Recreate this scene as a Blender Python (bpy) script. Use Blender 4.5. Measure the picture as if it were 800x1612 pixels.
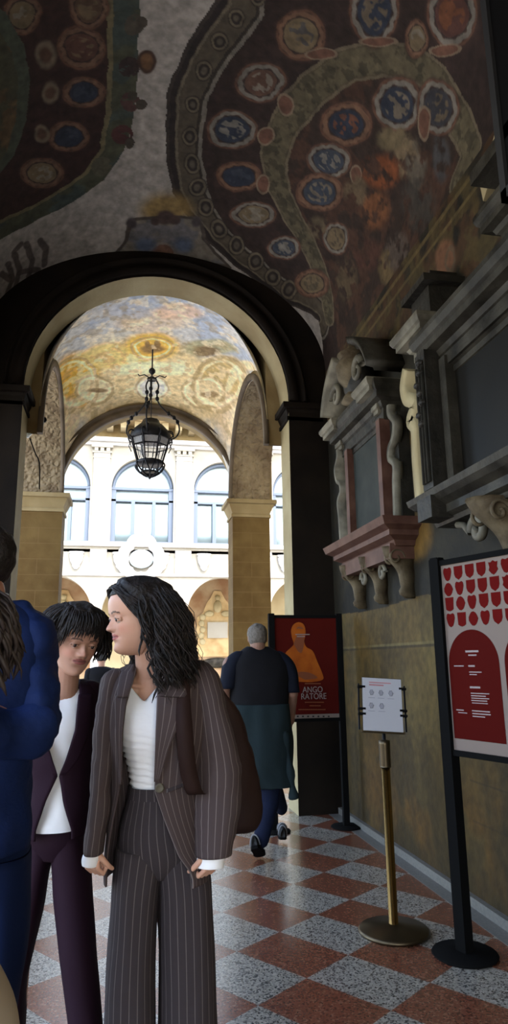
import bpy, bmesh, math, random
import numpy as np
from math import sin, cos, pi, radians, sqrt, atan2
from mathutils import Vector, Matrix, noise as mnoise
random.seed(7)
for o in list(bpy.data.objects): bpy.data.objects.remove(o)
scene = bpy.context.scene
COL = scene.collection
# ------------------------------------------------ camera, world, sun, exposure
FPX, CXP, CYP, CH = 1050.0, 400.0, 806.0, 1.5
_t, _p, _r = radians(12.6), radians(11.0), radians(0.7)
FWD = Vector((sin(_p)*cos(_t), cos(_p)*cos(_t), sin(_t)))
_rt = Vector((cos(_p), -sin(_p), 0)); _up = _rt.cross(FWD)
RGT = _rt*cos(_r) - _up*sin(_r); UPV = _rt*sin(_r) + _up*cos(_r)
CAM = Vector((0, 0, CH))
cd = bpy.data.cameras.new('camera'); co = bpy.data.objects.new('camera', cd); COL.objects.link(co)
co.matrix_world = Matrix(((RGT.x, UPV.x, -FWD.x, 0), (RGT.y, UPV.y, -FWD.y, 0), (RGT.z, UPV.z, -FWD.z, CH), (0, 0, 0, 1)))
cd.sensor_fit = 'VERTICAL'; cd.sensor_height = 24; cd.lens = FPX*24/1612; cd.clip_start = .05; cd.clip_end = 500
scene.camera = co
w = bpy.data.worlds.new('sky'); scene.world = w; w.use_nodes = True
nt = w.node_tree; nt.nodes.clear()
sky = nt.nodes.new('ShaderNodeTexSky'); sky.sky_type = 'NISHITA'; sky.sun_disc = False
sky.sun_elevation = radians(48); sky.sun_rotation = radians(160); sky.air_density = 1.0; sky.dust_density = 2.0
bgn = nt.nodes.new('ShaderNodeBackground'); bgn.inputs['Strength'].default_value = 1.05
won = nt.nodes.new('ShaderNodeOutputWorld')
mixn = nt.nodes.new('ShaderNodeMixRGB'); mixn.inputs[0].default_value = .35; mixn.inputs[2].default_value = (1.25, 1.15, 1.0, 1)   # hazy sky
nt.links.new(sky.outputs[0], mixn.inputs[1]); nt.links.new(mixn.outputs[0], bgn.inputs['Color']); nt.links.new(bgn.outputs[0], won.inputs['Surface'])
sd = bpy.data.lights.new('sun', 'SUN'); sd.energy = 3.0; sd.angle = radians(1.0); sd.color = (1, .95, .86)
so = bpy.data.objects.new('sun', sd); COL.objects.link(so)
so.rotation_euler = Vector((-.12, .5, -.95)).to_track_quat('-Z', 'Y').to_euler()
so.location = (3, -5, 20)
scene.view_settings.view_transform = 'Standard'
scene.view_settings.look = 'None'; scene.view_settings.gamma = 1; scene.view_settings.use_curve_mapping = False
scene.view_settings.exposure = 1.0
scene.cycles.use_denoising = True
scene.cycles.max_bounces = 10; scene.cycles.diffuse_bounces = 6
scene.cycles.sample_clamp_indirect = 6
# ------------------------------------------------ measured directions -> world points
def _ray(px, py): return FWD*FPX + RGT*(px-CXP) - UPV*(py-CYP)
def WY(px, py, y): d = _ray(px, py); return CAM + d*(y/d.y)
def WX(px, py, x): d = _ray(px, py); return CAM + d*(x/d.x)
def WZ(px, py, z=0): d = _ray(px, py); return CAM + d*((z-CH)/d.z)
# ------------------------------------------------ scene helpers
def link(name, me, parent=None, kind=None, label=None, cat=None, group=None):
    o = bpy.data.objects.new(name, me); COL.objects.link(o)
    if parent is not None: o.parent = parent
    if kind: o['kind'] = kind
    if label: o['label'] = label
    if cat: o['category'] = cat
    if group: o['group'] = group
    return o
def obj(name, bm, m, parent=None, smooth=False, **k):
    me = bpy.data.meshes.new(name); bm.normal_update(); bm.to_mesh(me); bm.free()
    for x in (m if isinstance(m, (list, tuple)) else [m]): me.materials.append(x)
    if smooth:
        for p in me.polygons: p.use_smooth = True
    if parent is not None and parent.type == 'EMPTY' and k.get('local') is None:
        me.transform(Matrix.Translation(-Vector(parent.location)))
    k.pop('local', None)
    return link(name, me, parent, **k)
def thing(name, label, cat, loc=(0, 0, 0), group=None):
    o = bpy.data.objects.new(name, None); COL.objects.link(o); o.location = loc; o.empty_display_size = .1
    o['label'] = label; o['category'] = cat
    if group: o['group'] = group
    return o
def sub(name, bm, m, parentmesh, smooth=False, **k):
    """a sub-part under a mesh part: the part sits at its thing's origin"""
    me = bpy.data.meshes.new(name); bm.normal_update(); bm.to_mesh(me); bm.free(); me.materials.append(m)
    if smooth:
        for p in me.polygons: p.use_smooth = True
    root = parentmesh.parent
    if root is not None: me.transform(Matrix.Translation(-Vector(root.location)))
    return link(name, me, parentmesh, **k)
def NB(): return bmesh.new()
def box(bm, a, b, M=None):
    a = Vector(a); b = Vector(b)
    vs = [Vector((x, y, z)) for x in (a.x, b.x) for y in (a.y, b.y) for z in (a.z, b.z)]
    if M: vs = [M @ v for v in vs]
    v = [bm.verts.new(p) for p in vs]
    for f in ((0, 1, 3, 2), (4, 6, 7, 5), (0, 4, 5, 1), (2, 3, 7, 6), (0, 2, 6, 4), (1, 5, 7, 3)): bm.faces.new([v[i] for i in f])
    return bm
def loft(bm, rings, close=True, uvw=None, caps=True, start=0, end=1):
    """rings: list of lists of Vectors (same count)."""
    uv = bm.loops.layers.uv.verify()
    R_ = [[bm.verts.new(p) for p in r] for r in rings]
    n = len(rings[0]); L = []
    acc = 0
    vlen = [0]
    for i in range(1, len(rings)):
        acc += (rings[i][0]-rings[i-1][0]).length; vlen.append(acc)
    big = max(range(len(rings)), key=lambda i: (rings[i][0]-rings[i][n//2]).length)
    u = [0]
    for j in range(1, n+1): u.append(u[-1] + (rings[big][j % n]-rings[big][j-1]).length)
    m = n if close else n-1
    for i in range(len(rings)-1):
        for j in range(m):
            k = (j+1) % n
            try: f = bm.faces.new((R_[i][j], R_[i][k], R_[i+1][k], R_[i+1][j]))
            except ValueError: continue
            for lp, (uu, vv) in zip(f.loops, ((u[j], vlen[i]), (u[j+1], vlen[i]), (u[j+1], vlen[i+1]), (u[j], vlen[i+1]))): lp[uv].uv = (uu, vv)
            f.smooth = True
    if caps and close:
        for r in (R_[0], R_[-1]):
            try: bm.faces.new(r)
            except ValueError: pass
    return R_
def ell(c, rx, ry, n=28, ang=0, pw=1.0, a0=0, a1=2*pi, closed=True):
    out = []; c = Vector(c)
    m = n if closed else n-1
    for j in range(n):
        a = a0 + (a1-a0)*j/m
        x = cos(a); y = sin(a)
        x = math.copysign(abs(x)**pw, x)*rx; y = math.copysign(abs(y)**pw, y)*ry
        out.append(c + Vector((x*cos(ang)-y*sin(ang), x*sin(ang)+y*cos(ang), 0)))
    return out
def tube(bm, pts, rad, n=10, caps=True):
    pts = [Vector(p) for p in pts]
    if not isinstance(rad, (list, tuple)): rad = [rad]*len(pts)
    rings = []; prev = None
    for i, p in enumerate(pts):
        t = (pts[min(i+1, len(pts)-1)]-pts[max(i-1, 0)])
        if t.length < 1e-9: t = Vector((0, 0, 1))
        t.normalize()
        if prev is None:
            a = Vector((0, 0, 1)) if abs(t.z) < .9 else Vector((1, 0, 0))
            u = t.cross(a).normalized()
        else:
            u = (prev - t*prev.dot(t)).normalized()
        prev = u; v = t.cross(u)
        rings.append([p+(u*cos(2*pi*j/n)+v*sin(2*pi*j/n))*rad[i] for j in range(n)])
    return loft(bm, rings, caps=caps)
def capsule(bm, p0, r0, p1, r1, n=14, flat=1.0):
    p0 = Vector(p0); p1 = Vector(p1); t = (p1-p0); L = t.length; t.normalize()
    pts = []; rr = []
    for a in (-85, -60, -30): pts.append(p0+t*r0*sin(radians(a))); rr.append(r0*cos(radians(a)))
    pts += [p0, p1]; rr += [r0, r1]
    for a in (30, 60, 85): pts.append(p1+t*r1*sin(radians(a))); rr.append(r1*cos(radians(a)))
    tube(bm, pts, rr, n)
def ball(bm, c, r, s=(1, 1, 1), seg=16, M=None):
    b = bmesh.ops.create_uvsphere(bm, u_segments=seg, v_segments=max(6, seg//2+2), radius=r)
    mt = Matrix.Translation(Vector(c)) @ (M if M else Matrix()) @ Matrix.Diagonal((s[0], s[1], s[2], 1))
    bmesh.ops.transform(bm, matrix=mt, verts=b['verts'])
def lathe(bm, prof, c=(0, 0, 0), n=24, sx=1, sy=1):
    c = Vector(c)
    loft(bm, [[c+Vector((r*cos(2*pi*j/n)*sx, r*sin(2*pi*j/n)*sy, z)) for j in range(n)] for r, z in prof])
def prism(bm, pts, vec, M=None):
    """planar outline (list of Vectors) pushed along vec"""
    pts = [Vector(p) for p in pts]; vec = Vector(vec)
    if M: pts = [M @ p for p in pts]; vec = M.to_3x3() @ vec
    a = [bm.verts.new(p) for p in pts]; b = [bm.verts.new(p+vec) for p in pts]
    n = len(pts)
    bm.faces.new(a); bm.faces.new(b[::-1])
    for i in range(n): bm.faces.new((a[i], b[i], b[(i+1) % n], a[(i+1) % n]))
def sweep(bm, prof, path_a, path_b):
    """moulding profile: prof list of (out, z); extruded from function a(out,z)->Vector to b"""
    A = [path_a(*q) for q in prof]; B = [path_b(*q) for q in prof]
    va = [bm.verts.new(p) for p in A]; vb = [bm.verts.new(p) for p in B]
    for i in range(len(prof)-1): bm.faces.new((va[i], va[i+1], vb[i+1], vb[i]))
    bm.faces.new(va); bm.faces.new(vb[::-1])
def fixn(bm): bmesh.ops.recalc_face_normals(bm, faces=bm.faces); return bm
def wrinkle(bm, amp, scale, seed=0, stretch=(1, 1, 1)):
    bm.normal_update()
    mv = []
    for v in bm.verts:
        q = Vector((v.co.x*stretch[0], v.co.y*stretch[1], v.co.z*stretch[2]))*scale+Vector((seed*3.1, seed*1.7, 0))
        mv.append(v.normal*(mnoise.noise(q)*amp + mnoise.noise(q*2.3)*amp*.45))
    for v, d in zip(bm.verts, mv): v.co += d
# ------------------------------------------------ materials
def mat(name, c, rough=.6, metal=0, noise=0, nscale=8, c2=None, bump=0, bscale=30, spec=None, emis=None, detail=5):
    m = bpy.data.materials.new(name); m.use_nodes = True; N = m.node_tree; b = N.nodes['Principled BSDF']
    b.inputs['Base Color'].default_value = (*c, 1); b.inputs['Roughness'].default_value = rough; b.inputs['Metallic'].default_value = metal
    if spec is None and rough >= .7: spec = .15
    if spec is not None: b.inputs['Specular IOR Level'].default_value = spec
    tc = N.nodes.new('ShaderNodeTexCoord')
    if c2 or noise:
        if not c2: c2 = tuple(x*(1-noise) for x in c)
        n1 = N.nodes.new('ShaderNodeTexNoise'); n1.inputs['Scale'].default_value = nscale; n1.inputs['Detail'].default_value = detail
        r = N.nodes.new('ShaderNodeValToRGB'); r.color_ramp.elements[0].position = .35; r.color_ramp.elements[1].position = .65
        r.color_ramp.elements[0].color = (*c, 1); r.color_ramp.elements[1].color = (*c2, 1)
        N.links.new(tc.outputs['Object'], n1.inputs['Vector']); N.links.new(n1.outputs['Fac'], r.inputs['Fac']); N.links.new(r.outputs['Color'], b.inputs['Base Color'])
    if bump:
        n2 = N.nodes.new('ShaderNodeTexNoise'); n2.inputs['Scale'].default_value = bscale; n2.inputs['Detail'].default_value = 6
        bp = N.nodes.new('ShaderNodeBump'); bp.inputs['Strength'].default_value = bump; bp.inputs['Distance'].default_value = .02
        N.links.new(tc.outputs['Object'], n2.inputs['Vector']); N.links.new(n2.outputs['Fac'], bp.inputs['Height']); N.links.new(bp.outputs['Normal'], b.inputs['Normal'])
    return m
def paint_mat(name, rough=.85, bump=.25, bscale=25, vary=.25):
    m = bpy.data.materials.new(name); m.use_nodes = True; N = m.node_tree; b = N.nodes['Principled BSDF']; b.inputs['Roughness'].default_value = rough
    b.inputs['Specular IOR Level'].default_value = .25
    at = N.nodes.new('ShaderNodeAttribute'); at.attribute_name = 'paint'
    tc = N.nodes.new('ShaderNodeTexCoord'); n1 = N.nodes.new('ShaderNodeTexNoise'); n1.inputs['Scale'].default_value = 14; n1.inputs['Detail'].default_value = 8
    mr = N.nodes.new('ShaderNodeMapRange'); mr.inputs['From Min'].default_value = .3; mr.inputs['From Max'].default_value = .7; mr.inputs['To Min'].default_value = 1-vary; mr.inputs['To Max'].default_value = 1+vary
    mx = N.nodes.new('ShaderNodeVectorMath'); mx.operation = 'SCALE'
    N.links.new(tc.outputs['Object'], n1.inputs['Vector']); N.links.new(n1.outputs['Fac'], mr.inputs['Value']); N.links.new(at.outputs['Color'], mx.inputs[0]); N.links.new(mr.outputs[0], mx.inputs['Scale'])
    N.links.new(mx.outputs[0], b.inputs['Base Color'])
    n2 = N.nodes.new('ShaderNodeTexNoise'); n2.inputs['Scale'].default_value = bscale; bp = N.nodes.new('ShaderNodeBump'); bp.inputs['Strength'].default_value = bump; bp.inputs['Distance'].default_value = .01
    N.links.new(tc.outputs['Object'], n2.inputs['Vector']); N.links.new(n2.outputs['Fac'], bp.inputs['Height']); N.links.new(bp.outputs['Normal'], b.inputs['Normal'])
    return m
def stripe_mat(name, c, cs, period=.022, width=.1, rough=.85):
    m = bpy.data.materials.new(name); m.use_nodes = True; N = m.node_tree; b = N.nodes['Principled BSDF']; b.inputs['Roughness'].default_value = rough
    b.inputs['Specular IOR Level'].default_value = .2
    uv = N.nodes.new('ShaderNodeUVMap'); sp = N.nodes.new('ShaderNodeSeparateXYZ'); N.links.new(uv.outputs[0], sp.inputs[0])
    d = N.nodes.new('ShaderNodeMath'); d.operation = 'DIVIDE'; d.inputs[1].default_value = period; N.links.new(sp.outputs['X'], d.inputs[0])
    fr = N.nodes.new('ShaderNodeMath'); fr.operation = 'FRACT'; N.links.new(d.outputs[0], fr.inputs[0])
    ls = N.nodes.new('ShaderNodeMath'); ls.operation = 'LESS_THAN'; ls.inputs[1].default_value = width; N.links.new(fr.outputs[0], ls.inputs[0])
    mx = N.nodes.new('ShaderNodeMixRGB'); mx.inputs[1].default_value = (*c, 1); mx.inputs[2].default_value = (*cs, 1); N.links.new(ls.outputs[0], mx.inputs[0])
    N.links.new(mx.outputs[0], b.inputs['Base Color'])
    tc = N.nodes.new('ShaderNodeTexCoord'); n2 = N.nodes.new('ShaderNodeTexNoise'); n2.inputs['Scale'].default_value = 14; bp = N.nodes.new('ShaderNodeBump'); bp.inputs['Strength'].default_value = .35; bp.inputs['Distance'].default_value = .02
    N.links.new(tc.outputs['Object'], n2.inputs['Vector']); N.links.new(n2.outputs['Fac'], bp.inputs['Height']); N.links.new(bp.outputs['Normal'], b.inputs['Normal'])
    return m
M = {}
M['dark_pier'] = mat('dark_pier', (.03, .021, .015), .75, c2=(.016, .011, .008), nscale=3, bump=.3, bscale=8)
M['ochre_stone'] = mat('ochre_stone', (.42, .31, .16), .8, c2=(.3, .2, .09), nscale=2.5, bump=.4, bscale=12)
M['ochre_light'] = mat('ochre_light', (.26, .2, .1), .8, c2=(.18, .125, .055), nscale=2, bump=.3, bscale=14)
M['jamb'] = mat('jamb', (.33, .28, .16), .8, c2=(.24, .19, .1), nscale=2, bump=.2)
M['grey_mould'] = mat('grey_mould', (.13, .1, .07), .7, c2=(.08, .06, .04), nscale=4)
M['facade'] = mat('facade', (.3, .28, .235), .8, c2=(.26, .235, .18), nscale=1.2)
M['facade_white'] = mat('facade_white', (.42, .41, .39), .7)
M['brown_wall'] = mat('brown_wall', (.2, .11, .055), .8, c2=(.3, .22, .13), nscale=1.5)
M['cream_wall'] = mat('cream_wall', (.36, .3, .18), .8, c2=(.28, .22, .12), nscale=1)
M['win_frame'] = mat('win_frame', (.085, .11, .15), .5)
M['glass'] = mat('glass', (.16, .2, .2), .08, metal=.55)
M['glass_pale'] = mat('glass_pale', (.24, .29, .3), .25, metal=.2)
M['roof_dark'] = mat('roof_dark', (.12, .09, .07), .8)
M['ground'] = mat('ground', (.6, .56, .5), .8, c2=(.5, .46, .41), nscale=2)
M['plaster'] = mat('plaster', (.17, .15, .125), .85, noise=.15, nscale=2)
M['mem_pale'] = mat('mem_pale', (.22, .21, .18), .5, c2=(.08, .075, .065), nscale=5, bump=.3, bscale=20)
M['mem_dark'] = mat('mem_dark', (.04, .038, .036), .45, c2=(.075, .07, .063), nscale=9, bump=.5, bscale=18)
M['mem_mid'] = mat('mem_mid', (.08, .075, .065), .45, c2=(.025, .023, .02), nscale=5, bump=.4, bscale=18)
M['mem_pink'] = mat('mem_pink', (.22, .12, .1), .5, c2=(.13, .06, .05), nscale=7)
M['mem_slab'] = mat('mem_slab', (.12, .14, .14), .7, c2=(.08, .1, .105), nscale=6)
M['mem_slab_dark'] = mat('mem_slab_dark', (.035, .031, .025), .5, c2=(.025, .022, .018), nscale=3)
M['mem_console'] = mat('mem_console', (.1, .075, .05), .6, c2=(.24, .2, .14), nscale=7, bump=.4, bscale=30)
KM = {'mem_pale': .75, 'mem_console': .5, 'mem_mid': .5, 'mem_pink': .45, 'mem_slab': .25, 'mem_slab_dark': .2}
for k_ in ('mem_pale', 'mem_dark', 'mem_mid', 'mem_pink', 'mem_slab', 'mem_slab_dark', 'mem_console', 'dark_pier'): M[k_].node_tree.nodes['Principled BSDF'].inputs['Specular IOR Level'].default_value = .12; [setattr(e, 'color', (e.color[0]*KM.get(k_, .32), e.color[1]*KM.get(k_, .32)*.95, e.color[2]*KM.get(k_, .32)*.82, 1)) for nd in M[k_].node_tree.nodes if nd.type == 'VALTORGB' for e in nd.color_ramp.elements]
M['iron'] = mat('iron', (.015, .015, .018), .5, metal=.6)
M['black'] = mat('black', (.004, .004, .004), .85, spec=.05)
M['black_soft'] = mat('black_soft', (.02, .02, .02), .8)
M['brass'] = mat('brass', (.3, .19, .06), .25, metal=1.0)
M['brass_dark'] = mat('brass_dark', (.08, .06, .035), .35, metal=.9)
M['lamp_glass'] = mat('lamp_glass', (.75, .78, .82), .1)
M['lamp_glass'].node_tree.nodes['Principled BSDF'].inputs['Alpha'].default_value = .25
M['skin'] = mat('skin', (.6, .36, .26), .5, c2=(.66, .42, .31), nscale=6)
M['skin_old'] = mat('skin_old', (.52, .3, .22), .5)
M['hair'] = mat('hair', (.0045, .0035, .0032), .6, c2=(.011, .007, .006), nscale=30, bump=.5, bscale=60, spec=.3)
M['hair_brown'] = mat('hair_brown', (.016, .009, .007), .6, c2=(.02, .012, .01), nscale=30)
M['hair_grey'] = mat('hair_grey', (.13, .115, .1), .7, c2=(.08, .07, .06), nscale=60)
M['pin'] = stripe_mat('pin', (.055, .04, .04), (.14, .115, .11), .0235, .11)
M['pin_trouser'] = stripe_mat('pin_trouser', (.035, .028, .031), (.1, .085, .085), .0235, .11)
M['lining'] = mat('lining', (.012, .01, .01), .7)
M['white_cloth'] = mat('white_cloth', (.82, .83, .85), .8, bump=.2, bscale=8)
M['maroon'] = mat('maroon', (.0135, .0042, .0105), .8, bump=.2, bscale=9)
M['blue_suit'] = mat('blue_suit', (.006, .017, .075), .75, c2=(.004, .012, .056), nscale=5, bump=1, bscale=6)
M['blue_trouser'] = mat('blue_trouser', (.0035, .011, .048), .8, bump=.25, bscale=7)
M['shirt_blue'] = mat('shirt_blue', (.5, .56, .72), .8)
M['navy'] = mat('navy', (.004, .0055, .012), .85, bump=.3, bscale=9)
M['charcoal'] = mat('charcoal', (.004, .004, .0055), .85, bump=.3, bscale=9)
M['teal'] = mat('teal', (.009, .017, .02), .85, bump=.3, bscale=9)
M['jeans'] = mat('jeans', (.004, .007, .022), .85, bump=.3, bscale=20)
M['bag_brown'] = mat('bag_brown', (.024, .012, .0095), .7, c2=(.018, .008, .0065), nscale=5, bump=.3, bscale=8)
M['cream'] = mat('cream', (.42, .36, .28), .8)
M['paper'] = mat('paper', (.36, .36, .38), .8)
M['red'] = mat('red', (.08, .0035, .003), .85, spec=.05)
M['red_deep'] = mat('red_deep', (.052, .003, .002), .85, spec=.05)
M['poster_beige'] = mat('poster_beige', (.17, .135, .115), .85, spec=.05)
M['text_white'] = mat('text_white', (.2, .15, .14), .6)
M['text_red'] = mat('text_red', (.35, .14, .15), .6)
M['text_grey'] = mat('text_grey', (.22, .22, .25), .6)
M['poster_red'] = mat('poster_red', (.065, .006, .004), .85, c2=(.05, .0045, .003), nscale=2, spec=.05)
M['orange'] = mat('orange', (.32, .08, .007), .85, c2=(.22, .045, .005), nscale=7)
M['orange_dark'] = mat('orange_dark', (.14, .03, .005), .5)
M['eye_white'] = mat('eye_white', (.6, .57, .54), .3)
M['eye_dark'] = mat('eye_dark', (.02, .01, .008), .2)
M['lip'] = mat('lip', (.38, .12, .11), .4)
M['shoe_white'] = mat('shoe_white', (.16, .16, .17), .6)
M['lamp_white'] = mat('lamp_white', (.8, .9, .92), .4)
# floor: two terrazzo tiles laid as lozenges, glossy
def floor_mat():
    m = bpy.data.materials.new('terrazzo'); m.use_nodes = True; N = m.node_tree; b = N.nodes['Principled BSDF']
    e1 = np.array([.28, .205]); e2 = np.array([.28, -.375]); inv = np.linalg.inv(np.array([e1, e2]).T)
    geo = N.nodes.new('ShaderNodeNewGeometry')
    sb = N.nodes.new('ShaderNodeVectorMath'); sb.operation = 'SUBTRACT'; sb.inputs[1].default_value = (.918, 4.111, 0); N.links.new(geo.outputs['Position'], sb.inputs[0])
    cx = N.nodes.new('ShaderNodeCombineXYZ')
    for k in range(2):
        dt = N.nodes.new('ShaderNodeVectorMath'); dt.operation = 'DOT_PRODUCT'; dt.inputs[1].default_value = (inv[k][0], inv[k][1], 0)
        N.links.new(sb.outputs[0], dt.inputs[0]); ad = N.nodes.new('ShaderNodeMath'); ad.inputs[1].default_value = 100.0; N.links.new(dt.outputs['Value'], ad.inputs[0]); N.links.new(ad.outputs[0], cx.inputs[k])
    cx.inputs[2].default_value = .5
    ck = N.nodes.new('ShaderNodeTexChecker'); ck.inputs['Scale'].default_value = 1; N.links.new(cx.outputs[0], ck.inputs['Vector'])
    def chips(scale, stops):
        v = N.nodes.new('ShaderNodeTexVoronoi'); v.inputs['Scale'].default_value = scale; N.links.new(geo.outputs['Position'], v.inputs['Vector'])
        sp = N.nodes.new('ShaderNodeSeparateColor'); N.links.new(v.outputs['Color'], sp.inputs[0])
        r = N.nodes.new('ShaderNodeValToRGB'); r.color_ramp.interpolation = 'CONSTANT'
        while len(r.color_ramp.elements) < len(stops): r.color_ramp.elements.new(.5)
        for e, (p, c) in zip(r.color_ramp.elements, stops): e.position = p; e.color = (*c, 1)
        N.links.new(sp.outputs[0], r.inputs['Fac']); return r
    ra = chips(120, [(0, (.06, .055, .05)), (.25, (.28, .26, .22)), (.6, (.2, .185, .16)), (.85, (.36, .33, .28))])
    rb = chips(110, [(0, (.1, .032, .018)), (.22, (.17, .06, .033)), (.6, (.14, .048, .027)), (.9, (.23, .11, .065))])
    mx = N.nodes.new('ShaderNodeMixRGB'); N.links.new(ck.outputs['Fac'], mx.inputs[0]); N.links.new(ra.outputs[0], mx.inputs[1]); N.links.new(rb.outputs[0], mx.inputs[2])
    N.links.new(mx.outputs[0], b.inputs['Base Color'])
    n = N.nodes.new('ShaderNodeTexNoise'); n.inputs['Scale'].default_value = 6; N.links.new(geo.outputs['Position'], n.inputs['Vector'])
    mr = N.nodes.new('ShaderNodeMapRange'); mr.inputs['To Min'].default_value = .17; mr.inputs['To Max'].default_value = .28; b.inputs['Specular IOR Level'].default_value = 1.0; N.links.new(n.outputs['Fac'], mr.inputs['Value']); N.links.new(mr.outputs[0], b.inputs['Roughness'])
    return m
M['floor'] = floor_mat()
M['floor_border'] = mat('floor_border', (.1, .1, .09), .5, c2=(.15, .14, .125), nscale=60)
# ------------------------------------------------ numpy noise + painting
_rng = np.random.RandomState(3); _lat = _rng.rand(256, 256)
def vnoise(x, y):
    xi = np.floor(x).astype(int); yi = np.floor(y).astype(int); fx = x-xi; fy = y-yi; fx = fx*fx*(3-2*fx); fy = fy*fy*(3-2*fy)
    g = lambda a, b: _lat[a % 256, b % 256]
    return (g(xi, yi)*(1-fx)+g(xi+1, yi)*fx)*(1-fy)+(g(xi, yi+1)*(1-fx)+g(xi+1, yi+1)*fx)*fy
def fbm(x, y, o=4):
    s = 0; a = .5; t = 0
    for i in range(o): s = s+a*vnoise(x*2**i+i*17, y*2**i+i*31); t += a; a *= .55
    return s/t
def sm(e0, e1, x): t = np.clip((x-e0)/(e1-e0), 0, 1); return t*t*(3-2*t)
class Paint:
    def __init__(s, U, V, base, warp=.03, wf=6):
        s.U0 = U; s.V0 = V
        s.U = U+(fbm(U*wf, V*wf)-.5)*warp*2; s.V = V+(fbm(U*wf+50, V*wf+50)-.5)*warp*2
        s.c = np.ones(U.shape+(3,))*np.array(base)
    def blend(s, mask, col, a=1): m = (np.clip(mask, 0, 1)*a)[..., None]; s.c = s.c*(1-m)+np.array(col)*m
    def ell(s, P, col, k=1.0, soft=.12, a=1):
        m = s.er(P)
        s.blend(1-sm(k-soft, k+soft, m), col, a)
    def er(s, P):
        c, A = P; d = np.stack([s.U-c[0], s.V-c[1]], -1) @ np.linalg.inv(A).T
        return np.sqrt((d**2).sum(-1))
    def ring(s, P, col, k=1.0, wd=.12, a=1):
        m = s.er(P); s.blend(1-sm(wd*.6, wd, abs(m-k)), col, a)
    def inside(s, poly):
        x, y = s.U, s.V; r = np.zeros(x.shape, bool); n = len(poly)
        for i in range(n):
            x1, y1 = poly[i]; x2, y2 = poly[(i+1) % n]
            c = ((y1 > y) != (y2 > y)) & (x < (x2-x1)*(y-y1)/(y2-y1+1e-12)+x1); r ^= c
        return r
    def dist(s, line):
        d = np.full(s.U.shape, 9.)
        for (x1, y1), (x2, y2) in zip(line[:-1], line[1:]):
            dx, dy = x2-x1, y2-y1; t = np.clip(((s.U-x1)*dx+(s.V-y1)*dy)/(dx*dx+dy*dy+1e-12), 0, 1)
            d = np.minimum(d, np.hypot(s.U-x1-t*dx, s.V-y1-t*dy))
        return d
    def line(s, pts, w_, col, a=1): s.blend(1-sm(w_*.6, w_, s.dist(pts)), col, a)
    def cartouche(s, P, field, ringc=(.42, .38, .3), accent=None, seed=0):
        c, A = P
        s.ell((c, A*1.55), (.09, .045, .03), 1, .1)
        th = np.arctan2(s.V-c[1], s.U-c[0])
        s.blend((1-sm(.13, .2, abs(s.er((c, A))-1.22-.09*np.sin(th*9+seed)))), ringc, .85)
        s.ring(P, (.2, .09, .05), 1.42, .09, .8)
        s.ell(P, field, 1, .06)
        if accent is not None:
            m = (1-sm(.0, .1, s.er((c, A*.8))-.9))*sm(.45, .55, fbm((s.U-c[0])*22+seed*7, (s.V-c[1])*22+seed*3, 2))
            s.blend(m, accent, .65)
        s.ring(P, (.03, .02, .02), 1.03, .05, .7)
def grid_mesh(name, Pn, paint, m, parent=None, flip=False, dark=1.0, **k):
    """Pn: (a,b,3) positions, paint (a,b,3) colours"""
    a, b = Pn.shape[:2]; me = bpy.data.meshes.new(name)
    idx = np.arange(a*b).reshape(a, b); q = np.stack([idx[:-1, :-1], idx[1:, :-1], idx[1:, 1:], idx[:-1, 1:]], -1).reshape(-1, 4)
    if flip: q = q[:, ::-1]
    me.vertices.add(a*b); me.vertices.foreach_set('co', Pn.reshape(-1).astype(np.float32))
    me.loops.add(len(q)*4); me.loops.foreach_set('vertex_index', q.reshape(-1).astype(np.int32))
    me.polygons.add(len(q)); me.polygons.foreach_set('loop_start', (np.arange(len(q))*4).astype(np.int32))
    me.update(calc_edges=True); me.validate()
    at = me.color_attributes.new('paint', 'FLOAT_COLOR', 'POINT')
    cc = np.ones((a*b, 4), np.float32); cc[:, :3] = np.clip(paint.reshape(-1, 3)*dark, 0.002, 1); at.data.foreach_set('color', cc.reshape(-1))
    me.materials.append(m)
    for p in me.polygons: p.use_smooth = True
    return link(name, me, parent, **k)
M['fresco'] = paint_mat('fresco'); M['wallpaint'] = paint_mat('wallpaint', .75, .4, 18, .3)
# ================================================ THE SETTING
# main bay vault: elliptical section across, slightly domed along
VX0, VW = .3, 1.9
def vH(y):
    v = (y-4.95)/1.95
    return 1.33+.3*max(0, 1-v*v)
def vS(s, y): th = s/1.65; return Vector((VX0+VW*sin(th), y, 4.75+vH(y)*cos(th)))
def unvault(px, py):
    d = _ray(px, py).normalized(); t = 2.5
    while t < 14:
        q = CAM+d*t; u = (q.x-VX0)/VW
        if abs(u) >= 1: z = 4.75
        else: z = 4.75+vH(q.y)*sqrt(1-u*u)
        if q.z >= z: break
        t += .004
    u = max(-1, min(1, (q.x-VX0)/VW)); return (1.65*math.asin(u), q.y)
def unv_clamp(px, py):
    s, y = unvault(px, py); return (s, y)
def featV(px, py, rx, ry, un=unvault):
    c = np.array(un(px, py)); ax = (np.array(un(px+rx, py))-np.array(un(px-rx, py)))/2; ay = (np.array(un(px, py+ry))-np.array(un(px, py-ry)))/2
    A = np.array([ax, ay]).T
    if abs(np.linalg.det(A)) < 2e-4:
        A = np.diag([max(.05, np.hypot(*ax)), max(.05, np.hypot(*ay))])
    return (c, A)
S = np.linspace(-pi/2*1.65, pi/2*1.65, 640); Yv = np.linspace(2.4, 7.0, 680)
SS, YY = np.meshgrid(S, Yv, indexing='ij')
P = Paint(SS, YY, (.62, .56, .48), warp=.025, wf=5)
P.blend(fbm(SS*1.5, YY*1.5)*.8, (.46, .4, .34), .6)
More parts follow.
